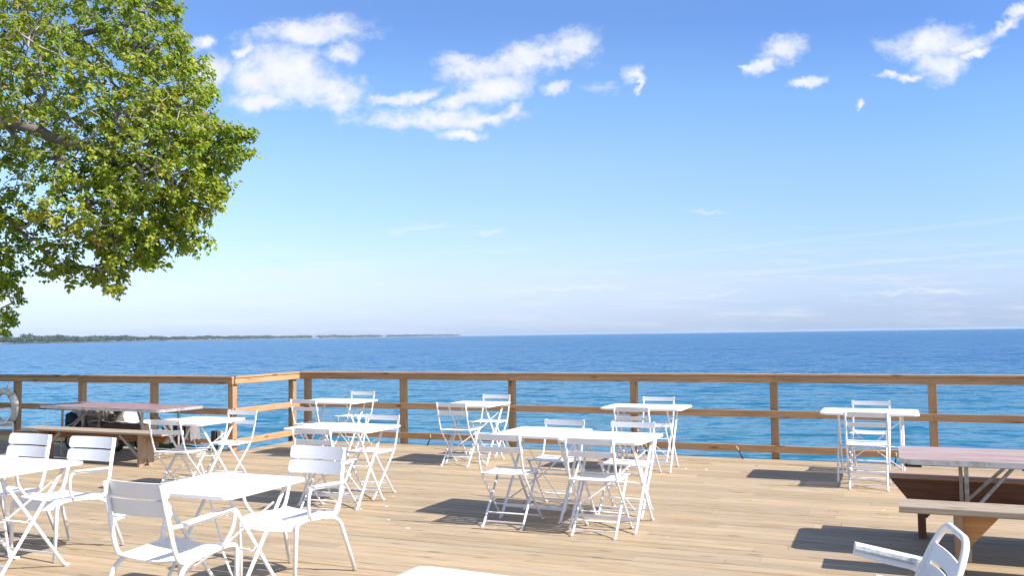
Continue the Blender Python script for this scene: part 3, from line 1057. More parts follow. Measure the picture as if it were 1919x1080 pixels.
# ------------------------------------------------------------------ plank bench with notched board legs
def make_plank_bench(L, legs, w_=0.28, h_=0.43, gusset=False, apron=True, th=0.045):
    root = empty('plank_bench')
    m_ = MB()
    m_.bar((-L / 2, 0, h_ - th / 2), (L / 2, 0, h_ - th / 2), w_, th, ch=0.005)
    m_.build('seat_plank', M['grey_wood'], root)
    m_ = MB()
    if apron:
        yb = w_ / 2 - 0.055
        m_.prism([(-L / 2 + 0.10, h_ - th - 0.001), (-L / 2 + 0.20, h_ - 0.135), (L / 2 - 0.20, h_ - 0.135), (L / 2 - 0.10, h_ - th - 0.001)], -0.016, 0.016, xf=lambda x, y, z: (x, yb - z, y))
    if apron:
        m_.build('apron', M['apron'], root)
    for k, lx in enumerate(legs):
        m_ = MB()
        hw = w_ / 2 - 0.02
        ol = [(-hw, 0.0), (-0.045, 0.0), (0.0, 0.10), (0.045, 0.0), (hw, 0.0), (hw - 0.01, h_ - th - 0.001), (-hw + 0.01, h_ - th - 0.001)]
        m_.prism(ol, lx - 0.021, lx + 0.021, xf=lambda x, y, z: (z, x, y))
        for i in range(len(m_.g)):
            m_.g[i] = (m_.g[i][1], m_.g[i][0], m_.g[i][2])
        m_.build('leg', M['leg_wood'], root)
        sgn = 1 if lx < 0 else -1
        m_ = MB()
        if gusset:
            m_.prism([(0, 0), (0.225, 0), (0.02, -0.235), (0, -0.235)] if sgn > 0 else [(0, 0), (0, -0.26), (-0.02, -0.26), (-0.36, 0)], -0.012, 0.012,
                     xf=lambda x, y, z, lx=lx, sgn=sgn: (lx + sgn * 0.022 + x, z - 0.02, h_ - 0.047 + y))
            m_.build('gusset', M['orange'], root)
        else:
            m_.bar((lx + sgn * 0.02, -0.06, h_ - 0.33), (lx + sgn * 0.38, -0.06, h_ - 0.05), 0.04, 0.04, up=(0, 1, 0), ch=0.004)
            m_.build('brace', M['grey_wood'], root)
    return root


# ------------------------------------------------------------------ placing the furniture
GC = 'white folding bistro chairs set at the tables'
GT = 'white metal bistro tables on the deck'
GA = 'white metal armchairs with two back slats'
chair0 = make_bistro_chair()
NEAR, FAR = 0.0, math.pi
chairs = [
    # x, y of the top back slat, facing, label
    (-6.86, 6.88, NEAR, R(4), 'folding bistro chair nearest the long reddish table, its shaded back to the viewer'),
    (-6.85, 8.08, FAR, R(0), 'folding bistro chair facing the viewer in front of the bright corner post of the railing'),
    (-7.22, 9.68, NEAR, R(2), 'folding bistro chair with shaded back at the farthest left table by the corner'),
    (-7.34, 11.33, FAR, R(0), 'folding bistro chair facing the viewer behind the farthest left table, against the front railing'),
    (-4.86, 6.62, NEAR, R(3), 'folding bistro chair mostly hidden behind the armchair with the glossy back slats'),
    (-4.93, 7.98, FAR, R(0), 'folding bistro chair facing the viewer, right of the glossy armchair, its legs clear'),
    (-4.97, 9.61, NEAR, R(0), 'folding bistro chair seen from behind with open deck and long shadow to its left'),
    (-5.04, 11.12, FAR, R(0), 'folding bistro chair in front of a railing post, behind the small far table at centre'),
    (-3.02, 6.66, NEAR, R(0), 'left one of two front folding chairs seen from behind at the double table'),
    (-2.93, 8.0, FAR, R(-4), 'left one of two folding chairs facing the viewer across the double table'),
    (-2.21, 6.60, NEAR, R(0), 'right one of two front folding chairs seen from behind at the double table'),
    (-2.23, 7.97, FAR, R(0), 'right one of two folding chairs facing the viewer across the double table'),
    (-2.69, 9.53, NEAR, R(0), 'folding bistro chair seen from behind at the far table beyond the double table'),
    (-2.78, 11.17, FAR, R(0), 'folding bistro chair facing the viewer at the far table beyond the double table'),
    (-0.27, 9.50, NEAR, R(0), 'folding bistro chair seen from behind at the lone wide table on the right'),
    (-0.27, 11.07, FAR, R(-3), 'folding bistro chair facing the viewer at the lone wide table on the right'),
]
for i, (x, y, fz, tw, lab) in enumerate(chairs):
    o = chair0 if i == 0 else copy_tree(chair0)
    sgn = 1 if fz == 0 else -1
    o.location = (x, y + sgn * 0.262, 0)
    o.rotation_euler = (0, 0, fz + tw)
    tag(o, lab, 'folding chair', GC)

t71 = make_bistro_table(0.71, 0.71)
t97 = make_bistro_table(0.97, 0.64, 0.06)
tables = [
    (t71, -5.80, 4.36, 0, 'square white table at the left edge with an armchair behind its right corner'),
    (t71, -6.53, 4.40, 0, 'white table cut by the left picture edge, pushed against another white table'),
    (t71, -3.775, 4.27, 0, 'square white table in the foreground between two armchairs'),
    (t71, -6.97, 7.50, 0, 'white table between two folding chairs right of the long plank bench'),
    (t97, -5.01, 7.36, 0, 'wide white table right behind the armchair with the glossy back slats'),
    (t71, -5.00, 10.35, 0, 'small white table by the railing with one chair in front of a post'),
    (t71, -2.95, 7.50, R(-3), 'left half of the double white table with four folding chairs'),
    (t71, -2.235, 7.30, R(-2), 'right half of the double white table with four folding chairs'),
    (t71, -1.354, 2.631, R(-3), 'white table showing only one corner at the bottom edge of the picture'),
    (t97, -7.16, 10.38, 0, 'farthest left wide white table near the corner of the railing'),
    (t97, -2.75, 10.43, 0, 'wide white table against the railing beyond the double table'),
    (t97, -0.26, 10.40, 0, 'lone wide white table on the right with a rectangular shadow to its left'),
]
used = set()
for src, x, y, tw, lab in tables:
    o = src if id(src) not in used else copy_tree(src)
    used.add(id(src))
    o.location = (x * 0.985, y * 0.985, 0)
    o.scale = (1, 1, 1.018)
    o.rotation_euler = (0, 0, tw)
    tag(o, lab, 'table', GT)

arm0 = make_armchair()
arms = [
    (-5.83, 4.87, FAR, R(2), 'armchair facing the viewer behind the right corner of the left edge table'),
    (-6.55, 4.88, FAR, R(1), 'armchair behind the white table at the left edge, its seat under the tabletop'),
    (-3.72, 4.90, FAR, R(-1), 'armchair facing the viewer behind the right side of the foreground square table'),
    (-3.74, 3.83, NEAR, R(-2), 'armchair seen from behind with shaded mauve back slats, nearest on the left'),
    (-12.12, 8.78, NEAR, R(-6), 'armchair half cut by the left picture edge in front of the life ring'),
]
for i, (x, y, fz, tw, lab) in enumerate(arms):
    o = arm0 if i == 0 else copy_tree(arm0)
    o.location = (x, y, 0)
    o.rotation_euler = (0, 0, fz + tw)
    tag(o, lab, 'armchair', GA)

lt = make_long_table('folding_table', 'ply_view_dark')
lt.location = (-9.85, 9.10, 0)
lt.rotation_euler = (0, 0, R(-4))
lt.scale = (1, 1, 0.97)
tag(lt, 'long faded red folding table with metal edge by the left railing', 'table', 'long folding tables with faded red tops')
rt = make_long_table('folding_table', 'ply')
rt.location = (1.235, 7.17, 0)
rt.rotation_euler = (0, 0, 0)
rt.scale = (1, 1, 0.965)
tag(rt, 'long faded red folding table with rounded corner at the right edge', 'table', 'long folding tables with faded red tops')

bl = make_plank_bench(2.60, (-0.99, 0.88), h_=0.432, th=0.030)
bl.location = (-9.65, 8.54, 0)
bl.rotation_euler = (0, 0, R(-1.5))
tag(bl, 'long grey plank bench on notched board legs in front of the left folding table', 'bench', 'weathered grey plank benches')
br = make_plank_bench(2.60, (-0.95, 0.95), h_=0.455, gusset=True, apron=False)
br.location = (1.30, 6.46, 0)
tag(br, 'weathered grey plank bench with orange brace in front of the right folding table', 'bench', 'weathered grey plank benches')

# dark stained bench behind the right folding table
root = empty('stained_bench', (1.29, 7.60, 0))
root.scale = (1, 1, 1.115)
m_ = MB()
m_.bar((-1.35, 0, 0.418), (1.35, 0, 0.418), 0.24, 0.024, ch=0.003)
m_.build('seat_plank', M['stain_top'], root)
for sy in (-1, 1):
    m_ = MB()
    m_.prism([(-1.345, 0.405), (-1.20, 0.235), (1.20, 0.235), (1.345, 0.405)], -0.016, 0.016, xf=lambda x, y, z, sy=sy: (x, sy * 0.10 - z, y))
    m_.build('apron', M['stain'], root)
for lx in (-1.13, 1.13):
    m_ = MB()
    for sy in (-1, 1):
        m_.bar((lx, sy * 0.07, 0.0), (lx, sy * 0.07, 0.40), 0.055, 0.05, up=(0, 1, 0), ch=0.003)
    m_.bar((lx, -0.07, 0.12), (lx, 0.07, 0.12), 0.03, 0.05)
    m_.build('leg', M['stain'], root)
    sg = 1 if lx < 0 else -1
    m_ = MB()
    m_.bar((lx + sg * 0.02, 0, 0.14), (lx + sg * 0.26, 0, 0.40), 0.04, 0.03, up=(0, 1, 0))
    m_.build('brace', M['stain'], root)
tag(root, 'dark brown stained bench with tapered side boards beyond the right folding table', 'bench')

# ------------------------------------------------------------------ painted garden chair, bottom right (sitter faces +Y in its own frame)
root = empty('garden_chair', (-0.19, 3.62, 0), R(100))
th_b = R(24)


def bx_(x, s_, off=0.0):
    """point on the leaning back: x across, s_ up the back, off forward"""
    return Vector((x, -0.20 - s_ * math.sin(th_b) + off * math.cos(th_b), 0.42 + s_ * math.cos(th_b) + off * math.sin(th_b)))


m_ = MB()
fr = rounded([bx_(-0.205, -0.02), bx_(-0.205, 0.37), bx_(-0.145, 0.468), bx_(0.145, 0.468), bx_(0.205, 0.37), bx_(0.205, -0.02)], [0, 0.07, 0.06, 0.06, 0.07, 0], 7)
m_.tube(fr, 0.0135, 10)
m_.build('back_frame', M['white'], root)
# back panel in strips, leaving curved slots between them and a hand hole above
m_ = MB()
edges = [0.0, 0.07, 0.15, 0.225, 0.30, 0.378]
for k in range(5):
    g_ = []
    for i in range(15):
        x = -0.197 + 0.394 * i / 14
        bow = 0.020 * math.cos(x / 0.2 * math.pi / 2)
        inner = abs(x) < 0.15
        lo_ = edges[k] + (0.006 if inner and k > 0 else 0) + bow * 0.8
        hi_ = edges[k + 1] - (0.006 if inner and k < 4 else 0) + bow * (0.8 if k < 4 else 0.3)
        g_.append([bx_(x, lo_, -0.008 * math.cos(x * 7)), bx_(x, (lo_ + hi_) / 2, -0.011 * math.cos(x * 7)), bx_(x, hi_, -0.008 * math.cos(x * 7))])
    m_.sheet(g_, 0.008)
m_.build('back_panel', M['white'], root)
m_ = MB()
g_ = []
for i in range(11):
    x = -0.21 + 0.42 * i / 10
    g_.append([(x, -0.20 + 0.43 * j / 8, 0.425 + 0.012 * math.sin(j / 8 * math.pi * 2) - (0.03 if j == 8 else 0)) for j in range(9)])
m_.sheet(g_, 0.01)
m_.build('seat', M['white'], root)
for sx in (-1, 1):
    m_ = MB()
    m_.tube(rounded([(sx * 0.25, 0.24, 0.0), (sx * 0.25, 0.16, 0.40), (sx * 0.25, -0.16, 0.42), (sx * 0.25, -0.30, 0.52), (sx * 0.25, -0.325, 0.645), (sx * 0.25, -0.20, 0.668), (sx * 0.25, -0.06, 0.702)], [0, 0.08, 0.10, 0.08, 0.06, 0.03, 0], 6), 0.014, 10)
    m_.build('arm_tube', M['white'], root)
    m_ = MB()
    m_.bar((sx * 0.25, -0.335, 0.672), (sx * 0.25, -0.065, 0.726), 0.045, 0.026, ch=0.006)
    m_.build('armrest', M['chip'], root)
    m_ = MB()
    m_.tube([(sx * 0.24, -0.30, 0.0), (sx * 0.23, 0.02, 0.43)], 0.014, 10)
    m_.build('leg', M['white'], root)
tag(root, 'white painted garden chair with slotted back and hand hole, cut by the bottom right edge', 'garden chair')

# ------------------------------------------------------------------ life ring
m_ = MB()
ring = empty('life_ring', (-13.28, LY - 0.075, 0.545), 0)
ring.scale = (0.9, 0.9, 0.9)
m_.tube([(0.285 * math.cos(2 * math.pi * k / 40), 0, 0.285 * math.sin(2 * math.pi * k / 40)) for k in range(40)], 0.062, 14, closed=True)
m_.build('float', M['ring'], ring)
m_ = MB()
for a in (45, 135, 225, 315):
    for q in (-3.5, 0, 3.5):
        c0 = Vector((0.285 * math.cos(R(a + q)), 0, 0.285 * math.sin(R(a + q))))
        e1 = c0.normalized()
        if q == -3.5:
            m_ = MB()
        m_.tube([tuple(c0 + e1 * 0.065 * math.cos(2 * math.pi * k / 14) + Vector((0, 1, 0)) * 0.065 * math.sin(2 * math.pi * k / 14)) for k in range(14)], 0.006, 5, closed=True)
    m_.build('band', M['rope'], ring)
m_ = MB()
m_.tube(rounded([(0.06, 0.0, 0.345), (0.09, 0.03, 0.44)], 0.0), 0.008, 6)
m_.tube(rounded([(0.285, -0.02, 0.05), (0.36, -0.03, -0.03), (0.34, -0.03, -0.22), (0.22, -0.02, -0.24)], 0.08, 6), 0.007, 6)
m_.build('rope', M['rope'], ring)
tag(ring, 'off white life ring hanging on the left railing', 'life ring')

# ------------------------------------------------------------------ wheeled machine between bench and left railing
root = empty('wheeled_machine', (-10.62, 9.73, 0))


def shell(m__, x0, x1, y0, y1, z0, z1, seed=0, wob=0.012, ex=0.5):
    """boxy body with rounded, dented skin"""
    q = random.Random(seed)
    nx, na = 14, 16
    g__ = []
    for i in range(nx):
        t_ = i / (nx - 1)
        e = 1 - 0.22 * abs(2 * t_ - 1) ** 4
        row = []
        for k in range(na + 1):
            an = 2 * math.pi * (k % na) / na
            cxn = math.copysign(abs(math.cos(an)) ** ex, math.cos(an))
            szn = math.copysign(abs(math.sin(an)) ** ex, math.sin(an))
            if k == na:
                row.append(row[0])
                continue
            row.append(((x0 + (x1 - x0) * t_ + q.uniform(-wob, wob) * (0 if i in (0, nx - 1) else 1)),
                        (y0 + y1) / 2 + (y1 - y0) / 2 * cxn * e + q.uniform(-wob, wob), (z0 + z1) / 2 + (z1 - z0) / 2 * szn * e + q.uniform(-wob, wob)))
        g__.append(row)
    m__.sheet(g__, 0.0)
    for row in (g__[0], g__[-1]):
        m__._add([tuple(r_) for r_ in row[:-1]], [list(range(na))])


m_ = MB()
shell(m_, -0.76, 0.30, -0.18, 0.22, 0.36, 0.64, 3, 0.016, 0.85)
m_.build('hull', M['battered'], root)
m_ = MB()
shell(m_, -0.50, 0.0, -0.195, 0.05, 0.34, 0.50, 5, 0.008)
m_.build('side_panel', M['greybody'], root)
for (a, b_, c, dd_) in ((0.02, -0.21, 0.44, 0.62), (0.10, -0.22, 0.46, 0.60), (0.20, -0.20, 0.50, 0.63)):
    m_ = MB()
    m_.bar((a, b_, c), (a, b_, dd_), 0.02, 0.02, up=(0, 1, 0))
    m_.build('bracket', M['steel'], root)
for (x_, z_, r_) in ((0.15, 0.48, 0.05), (0.33, 0.60, 0.035), (-0.60, 0.60, 0.03), (0.27, 0.56, 0.045)):
    m_ = MB()
    m_.tube([(x_, -0.17, z_), (x_, -0.235, z_)], r_, 12)
    m_.build('fitting', M['brownbox'], root)
m_ = MB()
shell(m_, -0.84, -0.58, -0.20, 0.12, 0.26, 0.54, 9, 0.01)
m_.build('motor', M['navy'], root)
m_ = MB()
m_.tube(rounded([(-0.34, -0.24, 0.66), (-0.40, -0.26, 0.50), (-0.55, -0.28, 0.36), (-0.80, -0.30, 0.31)], 0.1, 6), 0.014, 8)
m_.tube([(-0.40, -0.22, 0.20), (-0.40, -0.22, 0.64)], 0.030, 8)
m_.build('handle', M['steel'], root)
m_ = MB()
m_.prism([(-0.42, 0.20), (0.80, 0.20), (0.80, 0.40), (-0.20, 0.40)], -0.14, 0.14, xf=lambda x, y, z: (x, -0.12 - z, y))
m_.build('tray', M['brownbox'], root)
m_ = MB()
g_ = []
q_ = random.Random(4)
for i in range(16):
    g_.append([(-0.22 + 1.04 * i / 15, -0.28 + 0.33 * j / 7, 0.415 + q_.uniform(-0.008, 0.022)) for j in range(8)])
m_.sheet(g_, 0.006)
m_.build('sheet_cover', M['paper'], root)
for wx, wy in ((0.30, -0.24), (0.50, 0.0), (-0.62, -0.24), (-0.45, 0.02)):
    m_ = MB()
    m_.tube([(wx + 0.085 * math.cos(2 * math.pi * k / 20), wy, 0.12 + 0.085 * math.sin(2 * math.pi * k / 20)) for k in range(20)], 0.035, 10, closed=True, flat=1.0)
    wheel = m_.build('wheel', M['black'], root)
    m_ = MB()
    m_.tube([(wx, wy - 0.03, 0.12), (wx, wy + 0.03, 0.12)], 0.058, 14)
    m_.build('hub', M['steel'], wheel)
    m_ = MB()
    m_.bar((wx, wy, 0.12), (wx, wy, 0.26), 0.03, 0.02, up=(0, 1, 0))
    m_.build('axle_bracket', M['black'], root)
tag(root, 'battered white and grey wheeled machine under the long folding table by the left railing', 'machine')


def drape(m__, cx, cy, w0, w1, z0, z1, dep, seed=0, amp=0.012):
    """hanging cloth bundle: closed wavy tube of rectangular plan"""
    q = random.Random(seed)
    ph = [q.uniform(0, 6) for _ in range(4)]
    na, nz = 28, 9
    g__ = []
    for i in range(nz):
        t_ = i / (nz - 1)
        wv_ = (w1 + (w0 - w1) * t_) / 2
        row = []
        for k in range(na):
            an = 2 * math.pi * k / na
            cxn = math.copysign(abs(math.cos(an)) ** 0.6, math.cos(an))
            syn = math.copysign(abs(math.sin(an)) ** 0.6, math.sin(an))
            fold = amp * (1.2 - t_) * math.sin(an * 7 + ph[0] + t_ * 2) + amp * 0.5 * math.sin(an * 3 + ph[1])
            row.append((cx + (wv_ + fold) * cxn, cy + (dep / 2 + fold) * syn, z0 + (z1 - z0) * t_ + (0.01 * math.sin(an * 4 + ph[2]) if i == 0 else 0)))
        row.append(row[0])
        g__.append(row)
    m__.sheet(g__, 0.0)
    m__._add([tuple(r_) for r_ in g__[-1][:-1]], [list(range(na))])


root = empty('covered_stand', (-9.43, 9.76, 0))
m_ = MB()
drape(m_, -0.12, 0, 0.20, 0.27, 0.13, 0.46, 0.26, 1)
m_.build('cover', M['cloth'], root)
m_ = MB()
drape(m_, 0.08, 0.02, 0.26, 0.16, 0.17, 0.45, 0.22, 2)
m_.build('dark_cover', M['darkcloth'], root)
m_ = MB()
drape(m_, 0.24, 0.02, 0.12, 0.13, 0.18, 0.43, 0.2, 3)
m_.build('cover', M['cloth'], root)
m_ = MB()
m_.tube([(-0.05, 0, 0.0), (-0.05, 0, 0.16)], 0.075, 12)
m_.build('base', M['black'], root)
tag(root, 'grey cloth covered stand with a charcoal middle beside the wheeled machine', 'covered stand')

m_ = MB()
m_.bar((0, 0, 0.02), (0, 0, 0.30), 0.085, 0.07, up=(0, 1, 0), ch=0.008)
jb = empty('junction_box', (-8.88, LY - 0.12, 0.0))
m_.build('housing', M['black'], jb)
m_ = MB()
m_.bar((0.10, 0.0, 0.14), (0.10, 0.0, 0.30), 0.07, 0.05, up=(0, 1, 0), ch=0.006)
m_.build('cover_plate', M['greybody'], jb)
m_ = MB()
m_.tube(rounded([(-0.01, -0.05, 0.0), (0.0, -0.07, 0.05), (0.02, -0.06, 0.11)], 0.03), 0.008, 6)
m_.build('cable', M['yellow'], jb)
tag(jb, 'black and grey electric box at the foot of the left railing corner post', 'electric box')

# short cable stubs rising at the lake edge of the deck
def stub(x, y, lean, label):
    root_ = empty('cable_stub', (x, y, 0))
    m__ = MB()
    m__.tube([(0, 0, 0), (-0.38 * lean, 0.0, 0.105)], 0.009, 8)
    m__.build('sheath', M['black'], root_)
    m__ = MB()
    m__.tube(rounded([(-0.38 * lean, 0, 0.105), (-0.43 * lean, 0, 0.13), (-0.52 * lean - 0.012, 0, 0.16)], 0.02), 0.005, 6)
    m__.build('wire', M['yellow'], root_)
    tag(root_, label, 'cable stub', 'black cable stubs at the lake edge of the deck')


stub(-6.31, 11.44, -0.12, 'black cable stub with pale tip left of the small far table')
stub(-1.78, 11.42, 0.14, 'leaning black cable stub with yellow tip left of a railing post, over open deck')
stub(-0.03, 11.38, -0.06, 'black cable stub behind the chairs of the lone wide table')
stub(1.29, 11.39, 0.0, 'black cable stub at the right edge beyond the dark bench')
stub(-3.02, 11.40, 0.0, 'black cable stub behind the far table beyond the double table')

# ------------------------------------------------------------------ maple tree, left
# crown masses in metres from the viewpoint: (right, ahead, up, rx, ry, rz, number of twig ends)
MASS = [
    (-5.9, 12.0, 5.15, 1.75, 2.0, 1.50, 900), (-6.75, 12.0, 5.8, 2.0, 2.3, 1.8, 600), (-4.62, 11.7, 4.05, 0.95, 1.1, 0.78, 430),
    (-5.35, 11.7, 3.42, 1.05, 1.1, 0.60, 360), (-3.95, 11.6, 4.22, 0.36, 0.5, 0.30, 60), (-3.75, 11.6, 4.42, 0.20, 0.3, 0.10, 16), (-3.62, 11.6, 4.10, 0.16, 0.3, 0.10, 14),
    (-5.15, 11.6, 2.85, 0.42, 0.5, 0.38, 90), (-5.22, 11.6, 2.46, 0.14, 0.2, 0.26, 22), (-6.05, 11.6, 2.75, 0.32, 0.4, 0.30, 50),
    (-5.65, 11.6, 2.48, 0.28, 0.3, 0.16, 26), (-6.68, 11.6, 3.0, 0.22, 0.4, 0.80, 100), (-6.66, 11.6, 2.25, 0.16, 0.2, 0.30, 22), (-6.74, 11.6, 1.84, 0.13, 0.2, 0.12, 11),
    (-4.55, 11.8, 4.85, 0.50, 0.9, 0.70, 160), (-4.95, 11.8, 6.0, 0.45, 0.9, 0.7, 120), (-4.9, 11.7, 3.1, 0.55, 0.6, 0.36, 80), (-4.2, 11.6, 3.55, 0.40, 0.5, 0.36, 70),
    (-4.4, 12.0, 2.98, 0.30, 0.5, 0.2, 26), (-4.15, 11.6, 4.85, 0.25, 0.4, 0.13, 18), (-4.42, 11.6, 5.45, 0.16, 0.3, 0.2, 18), (-4.62, 11.6, 6.15, 0.16, 0.3, 0.16, 14), (-3.5, 11.6, 4.33, 0.10, 0.2, 0.06, 7), (-4.0, 11.6, 4.0, 0.22, 0.3, 0.12, 16), (-3.95, 11.6, 3.7, 0.2, 0.3, 0.2, 18), (-4.25, 11.6, 3.2, 0.22, 0.3, 0.13, 16), (-4.75, 11.6, 2.72, 0.25, 0.3, 0.14, 18), (-6.4, 11.6, 3.15, 0.22, 0.3, 0.25, 22), (-6.95, 11.6, 2.6, 0.12, 0.2, 0.5, 26),
    (-8.6, 12.0, 5.6, 2.4, 2.8, 2.4, 700), (-7.0, 12.3, 8.3, 2.4, 2.6, 1.7, 500), (-10.5, 12.0, 7.0, 3.0, 3.0, 2.8, 350),
]
pts = []
for (x, y, z, a, b_, c, n) in MASS:
    k = 0
    while k < n:
        v = nr.uniform(-1, 1, 3)
        rr_ = float(np.linalg.norm(v))
        if rr_ > 1 or nr.rand() > 0.45 + 0.55 * rr_ ** 2:
            continue
        pts.append(fromview(x + v[0] * a, y + v[1] * b_, z + v[2] * c))
        k += 1
P = np.array(pts)
trunk_base = fromview(-12.2, 11.2, -0.5)
fork = fromview(-11.6, 11.4, 3.0)
seeds = [trunk_base, trunk_base.lerp(fork, 0.35), trunk_base.lerp(fork, 0.7), fork]
parent = [-1, 0, 1, 2]
# main limbs, arching out over the deck
limbs = [((-9.6, 11.7, 5.2), (-7.9, 11.9, 5.6), (-6.5, 12.0, 5.9), (-5.4, 12.0, 5.9)),
         ((-9.4, 11.6, 4.2), (-7.8, 11.7, 4.5), (-6.7, 11.7, 4.5), (-5.6, 11.7, 4.2), (-4.8, 11.7, 3.9)),
         ((-9.8, 12.2, 6.2), (-8.4, 12.6, 7.3), (-7.0, 12.6, 8.0)),
         ((-8.9, 11.2, 3.6), (-7.6, 11.5, 3.9), (-6.9, 11.6, 3.6)),
         ((-10.6, 11.6, 6.2), (-10.4, 12, 8.0))]
nodes = [np.array(s_) for s_ in seeds]
fixed = len(seeds)
limb_nodes = []
for lb in limbs:
    prev_i = 3
    prev_p = np.array(fork)
    for q in lb:
        qw = np.array(fromview(*q))
        for s_ in (1 / 3, 2 / 3, 1.0):
            pt = prev_p * (1 - s_) + qw * s_ + nr.normal(size=3) * 0.05
            nodes.append(pt)
            parent.append(prev_i)
            prev_i = len(nodes) - 1
        prev_p = qw
K = len(nodes)
allp = np.vstack([np.array(nodes), P])
Nn = len(allp)
par = np.full(Nn, -1)
par[:K] = parent
plen = np.zeros(Nn)
for i in range(1, K):
    plen[i] = plen[par[i]] + np.linalg.norm(allp[i] - allp[par[i]])
best = np.full(Nn, 1e9)
bpar = np.full(Nn, -1)
done = np.zeros(Nn, bool)
BF = 0.22


def relax(i):
    dd_ = np.linalg.norm(allp - allp[i], axis=1)
    cost = dd_ ** 1.0 + BF * (plen[i] + dd_) * 0.25
    mk = (~done) & (cost < best)
    best[mk] = cost[mk]
    bpar[mk] = i


done[:K] = True
for i in range(3, K):
    relax(i)
order = []
for _ in range(Nn - K):
    c_ = np.where(done, 1e9, best)
    j = int(np.argmin(c_))
    par[j] = bpar[j]
    plen[j] = plen[par[j]] + np.linalg.norm(allp[j] - allp[par[j]])
    done[j] = True
    order.append(j)
    relax(j)
load = np.zeros(Nn)
nch = np.zeros(Nn, int)
for j in order[::-1]:
    load[j] += 1
    load[par[j]] += load[j]
    nch[par[j]] += 1
for j in range(K - 1, 0, -1):
    load[j] += 1
    load[par[j]] += load[j]
    nch[par[j]] += 1
rad = 0.0038 * np.maximum(load, 1) ** 0.41
rad[:4] = [0.36, 0.31, 0.28, 0.25]
tree = empty('maple_tree', tuple(trunk_base))
tb = np.array(trunk_base)
kids = {}
for j in range(1, Nn):
    kids.setdefault(int(par[j]), []).append(j)


def limbmesh(sel):
    vs_, fs_ = [], []
    for j in sel:
        i = int(par[j])
        a, b__ = allp[i] - tb, allp[j] - tb
        ax = b__ - a
        L = np.linalg.norm(ax)
        if L < 1e-4:
            continue
        ax /= L
        ra, rb = min(rad[i], rad[j] * 1.35 + 0.002), rad[j]
        n_ = 10 if rb > 0.06 else (6 if rb > 0.012 else 4)
        ref = np.array((0, 0, 1.0)) if abs(ax[2]) < 0.9 else np.array((1.0, 0, 0))
        s1 = np.cross(ax, ref)
        s1 /= np.linalg.norm(s1)
        s2 = np.cross(ax, s1)
        segs = max(1, int(L / 0.12)) if rb < 0.05 else 2
        segs = min(segs, 4)
        o = len(vs_)
        jit = [np.zeros(3)] + [nr.normal(size=3) * 0.06 * L / segs * 0.6 for _ in range(segs - 1)] + [np.zeros(3)]
        for k in range(segs + 1):
            t_ = k / segs
            c0 = a + (b__ - a) * t_ + jit[k] + np.array((0, 0, -0.03 * L * math.sin(math.pi * t_)))
            r_ = ra + (rb - ra) * t_
            for q in range(n_):
                an = 2 * math.pi * q / n_
                vs_.append(tuple(c0 + s1 * math.cos(an) * r_ + s2 * math.sin(an) * r_))
        for k in range(segs):
            for q in range(n_):
                fs_.append([o + k * n_ + q, o + k * n_ + (q + 1) % n_, o + (k + 1) * n_ + (q + 1) % n_, o + (k + 1) * n_ + q])
    m__ = MB()
    m__.v, m__.f, m__.g, m__.r, m__.smooth = vs_, fs_, vs_, [0.5] * len(vs_), [True] * len(fs_)
    return m__


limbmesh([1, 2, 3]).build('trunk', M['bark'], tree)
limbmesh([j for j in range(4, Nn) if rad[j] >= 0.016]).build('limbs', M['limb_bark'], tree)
limbmesh([j for j in range(4, Nn) if rad[j] < 0.016]).build('twigs', M['bark'], tree)

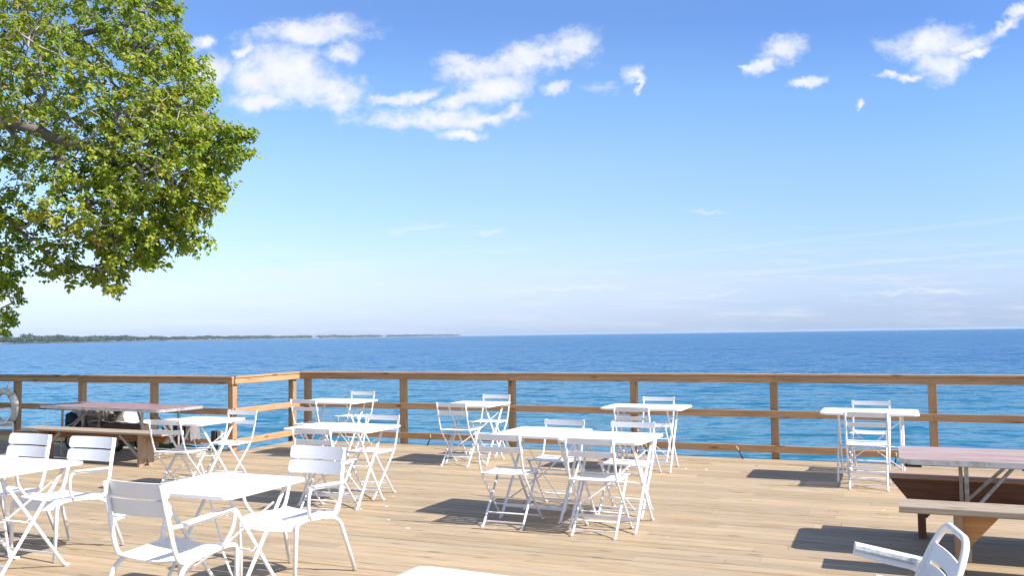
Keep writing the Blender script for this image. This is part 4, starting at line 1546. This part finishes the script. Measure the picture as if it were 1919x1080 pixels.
# leaves: five lobed maple leaves hung round the twig ends
half = [(0.0, -0.10), (0.20, -0.16), (0.52, -0.05), (0.36, 0.16), (0.60, 0.48), (0.30, 0.46), (0.16, 0.62), (0.0, 1.0)]
H = np.array(half)
LV = []
tips = [j for j in range(K, Nn) if rad[j] < 0.011]
cent, axs, nrm, szs, rns = [], [], [], [], []
wind = np.array(fromview(0.75, -0.1, -0.35)); wind /= np.linalg.norm(wind)
for j in tips:
    pj_ = allp[j]
    dirv = pj_ - allp[par[j]]
    dirv = dirv / (np.linalg.norm(dirv) + 1e-6)
    tone = nr.rand()
    big = 0.5 + 0.5 * math.sin(pj_[0] * 2.1 + 1.3 * math.sin(pj_[2] * 1.9)) * math.cos(pj_[1] * 1.7 + pj_[2])
    nleaf = nr.randint(18, 27) if nch[j] == 0 else nr.randint(8, 16)
    for k in range(nleaf):
        # rosettes: leaves stand out round the shoot tip and hang, all pushed a little by the wind
        an = nr.uniform(0, 2 * math.pi)
        a = np.array((math.cos(an), math.sin(an), 0.0)) * 0.85 + wind * 0.35 + dirv * 0.35 + nr.normal(size=3) * 0.25
        a[2] -= nr.uniform(0.15, 0.9)
        a /= np.linalg.norm(a)
        off = a * nr.uniform(0.01, 0.07) + nr.normal(size=3) * 0.028 - dirv * nr.uniform(-0.03, 0.12)
        n_ = np.array((0.15, -0.15, 0.85)) + nr.normal(size=3) * 0.35
        n_ -= a * np.dot(n_, a)
        n_ /= np.linalg.norm(n_) + 1e-9
        cent.append(pj_ + off - tb)
        axs.append(a)
        nrm.append(n_)
        szs.append(nr.uniform(0.030, 0.070) * (0.85 + 0.3 * tone))
        rns.append(np.clip(0.08 + 0.42 * tone + 0.3 * big + nr.normal() * 0.13 + (0.3 if nr.rand() < 0.05 else 0), 0, 1))
cent, axs, nrm = np.array(cent), np.array(axs), np.array(nrm)
szs, rns = np.array(szs), np.array(rns)
side = np.cross(axs, nrm)
nL = len(cent)
hn = len(H)
VV = np.zeros((nL, 2 * hn - 2, 3), np.float32)
fold = 0.28
curl = -0.25
idx = []
for i in range(hn):
    x, y = H[i]
    z = abs(x) * fold + curl * y * y
    VV[:, i, :] = cent + szs[:, None] * (side * x + axs * y + nrm * z)
for i in range(1, hn - 1):
    x, y = H[i]
    z = abs(x) * fold + curl * y * y
    VV[:, hn - 1 + i, :] = cent + szs[:, None] * (-side * x + axs * y + nrm * z)
nv = 2 * hn - 2
right = list(range(hn))                       # base .. tip along the right half
left = [0] + [hn - 1 + i for i in range(1, hn - 1)] + [hn - 1]
poly = np.array(right + left[::-1], np.int64)
loops = (poly[None, :] + (np.arange(nL) * nv)[:, None]).ravel()
me = bpy.data.meshes.new('crown')
me.vertices.add(nL * nv)
me.vertices.foreach_set('co', VV.ravel())
me.loops.add(len(loops))
me.loops.foreach_set('vertex_index', loops.astype(np.int32))
me.polygons.add(nL * 2)
me.polygons.foreach_set('loop_start', (np.arange(nL * 2) * hn).astype(np.int32))
me.update(calc_edges=True)
at_ = me.attributes.new('rn', 'FLOAT', 'POINT')
at_.data.foreach_set('value', np.repeat(rns, nv).astype(np.float32))
me.materials.append(M['leaf'])
me.validate()
crown = bpy.data.objects.new('crown', me)
C.objects.link(crown)
crown.parent = tree
tag(tree, 'large yellow green maple reaching over the left side of the deck', 'tree')
print('leaves', nL, 'nodes', Nn)
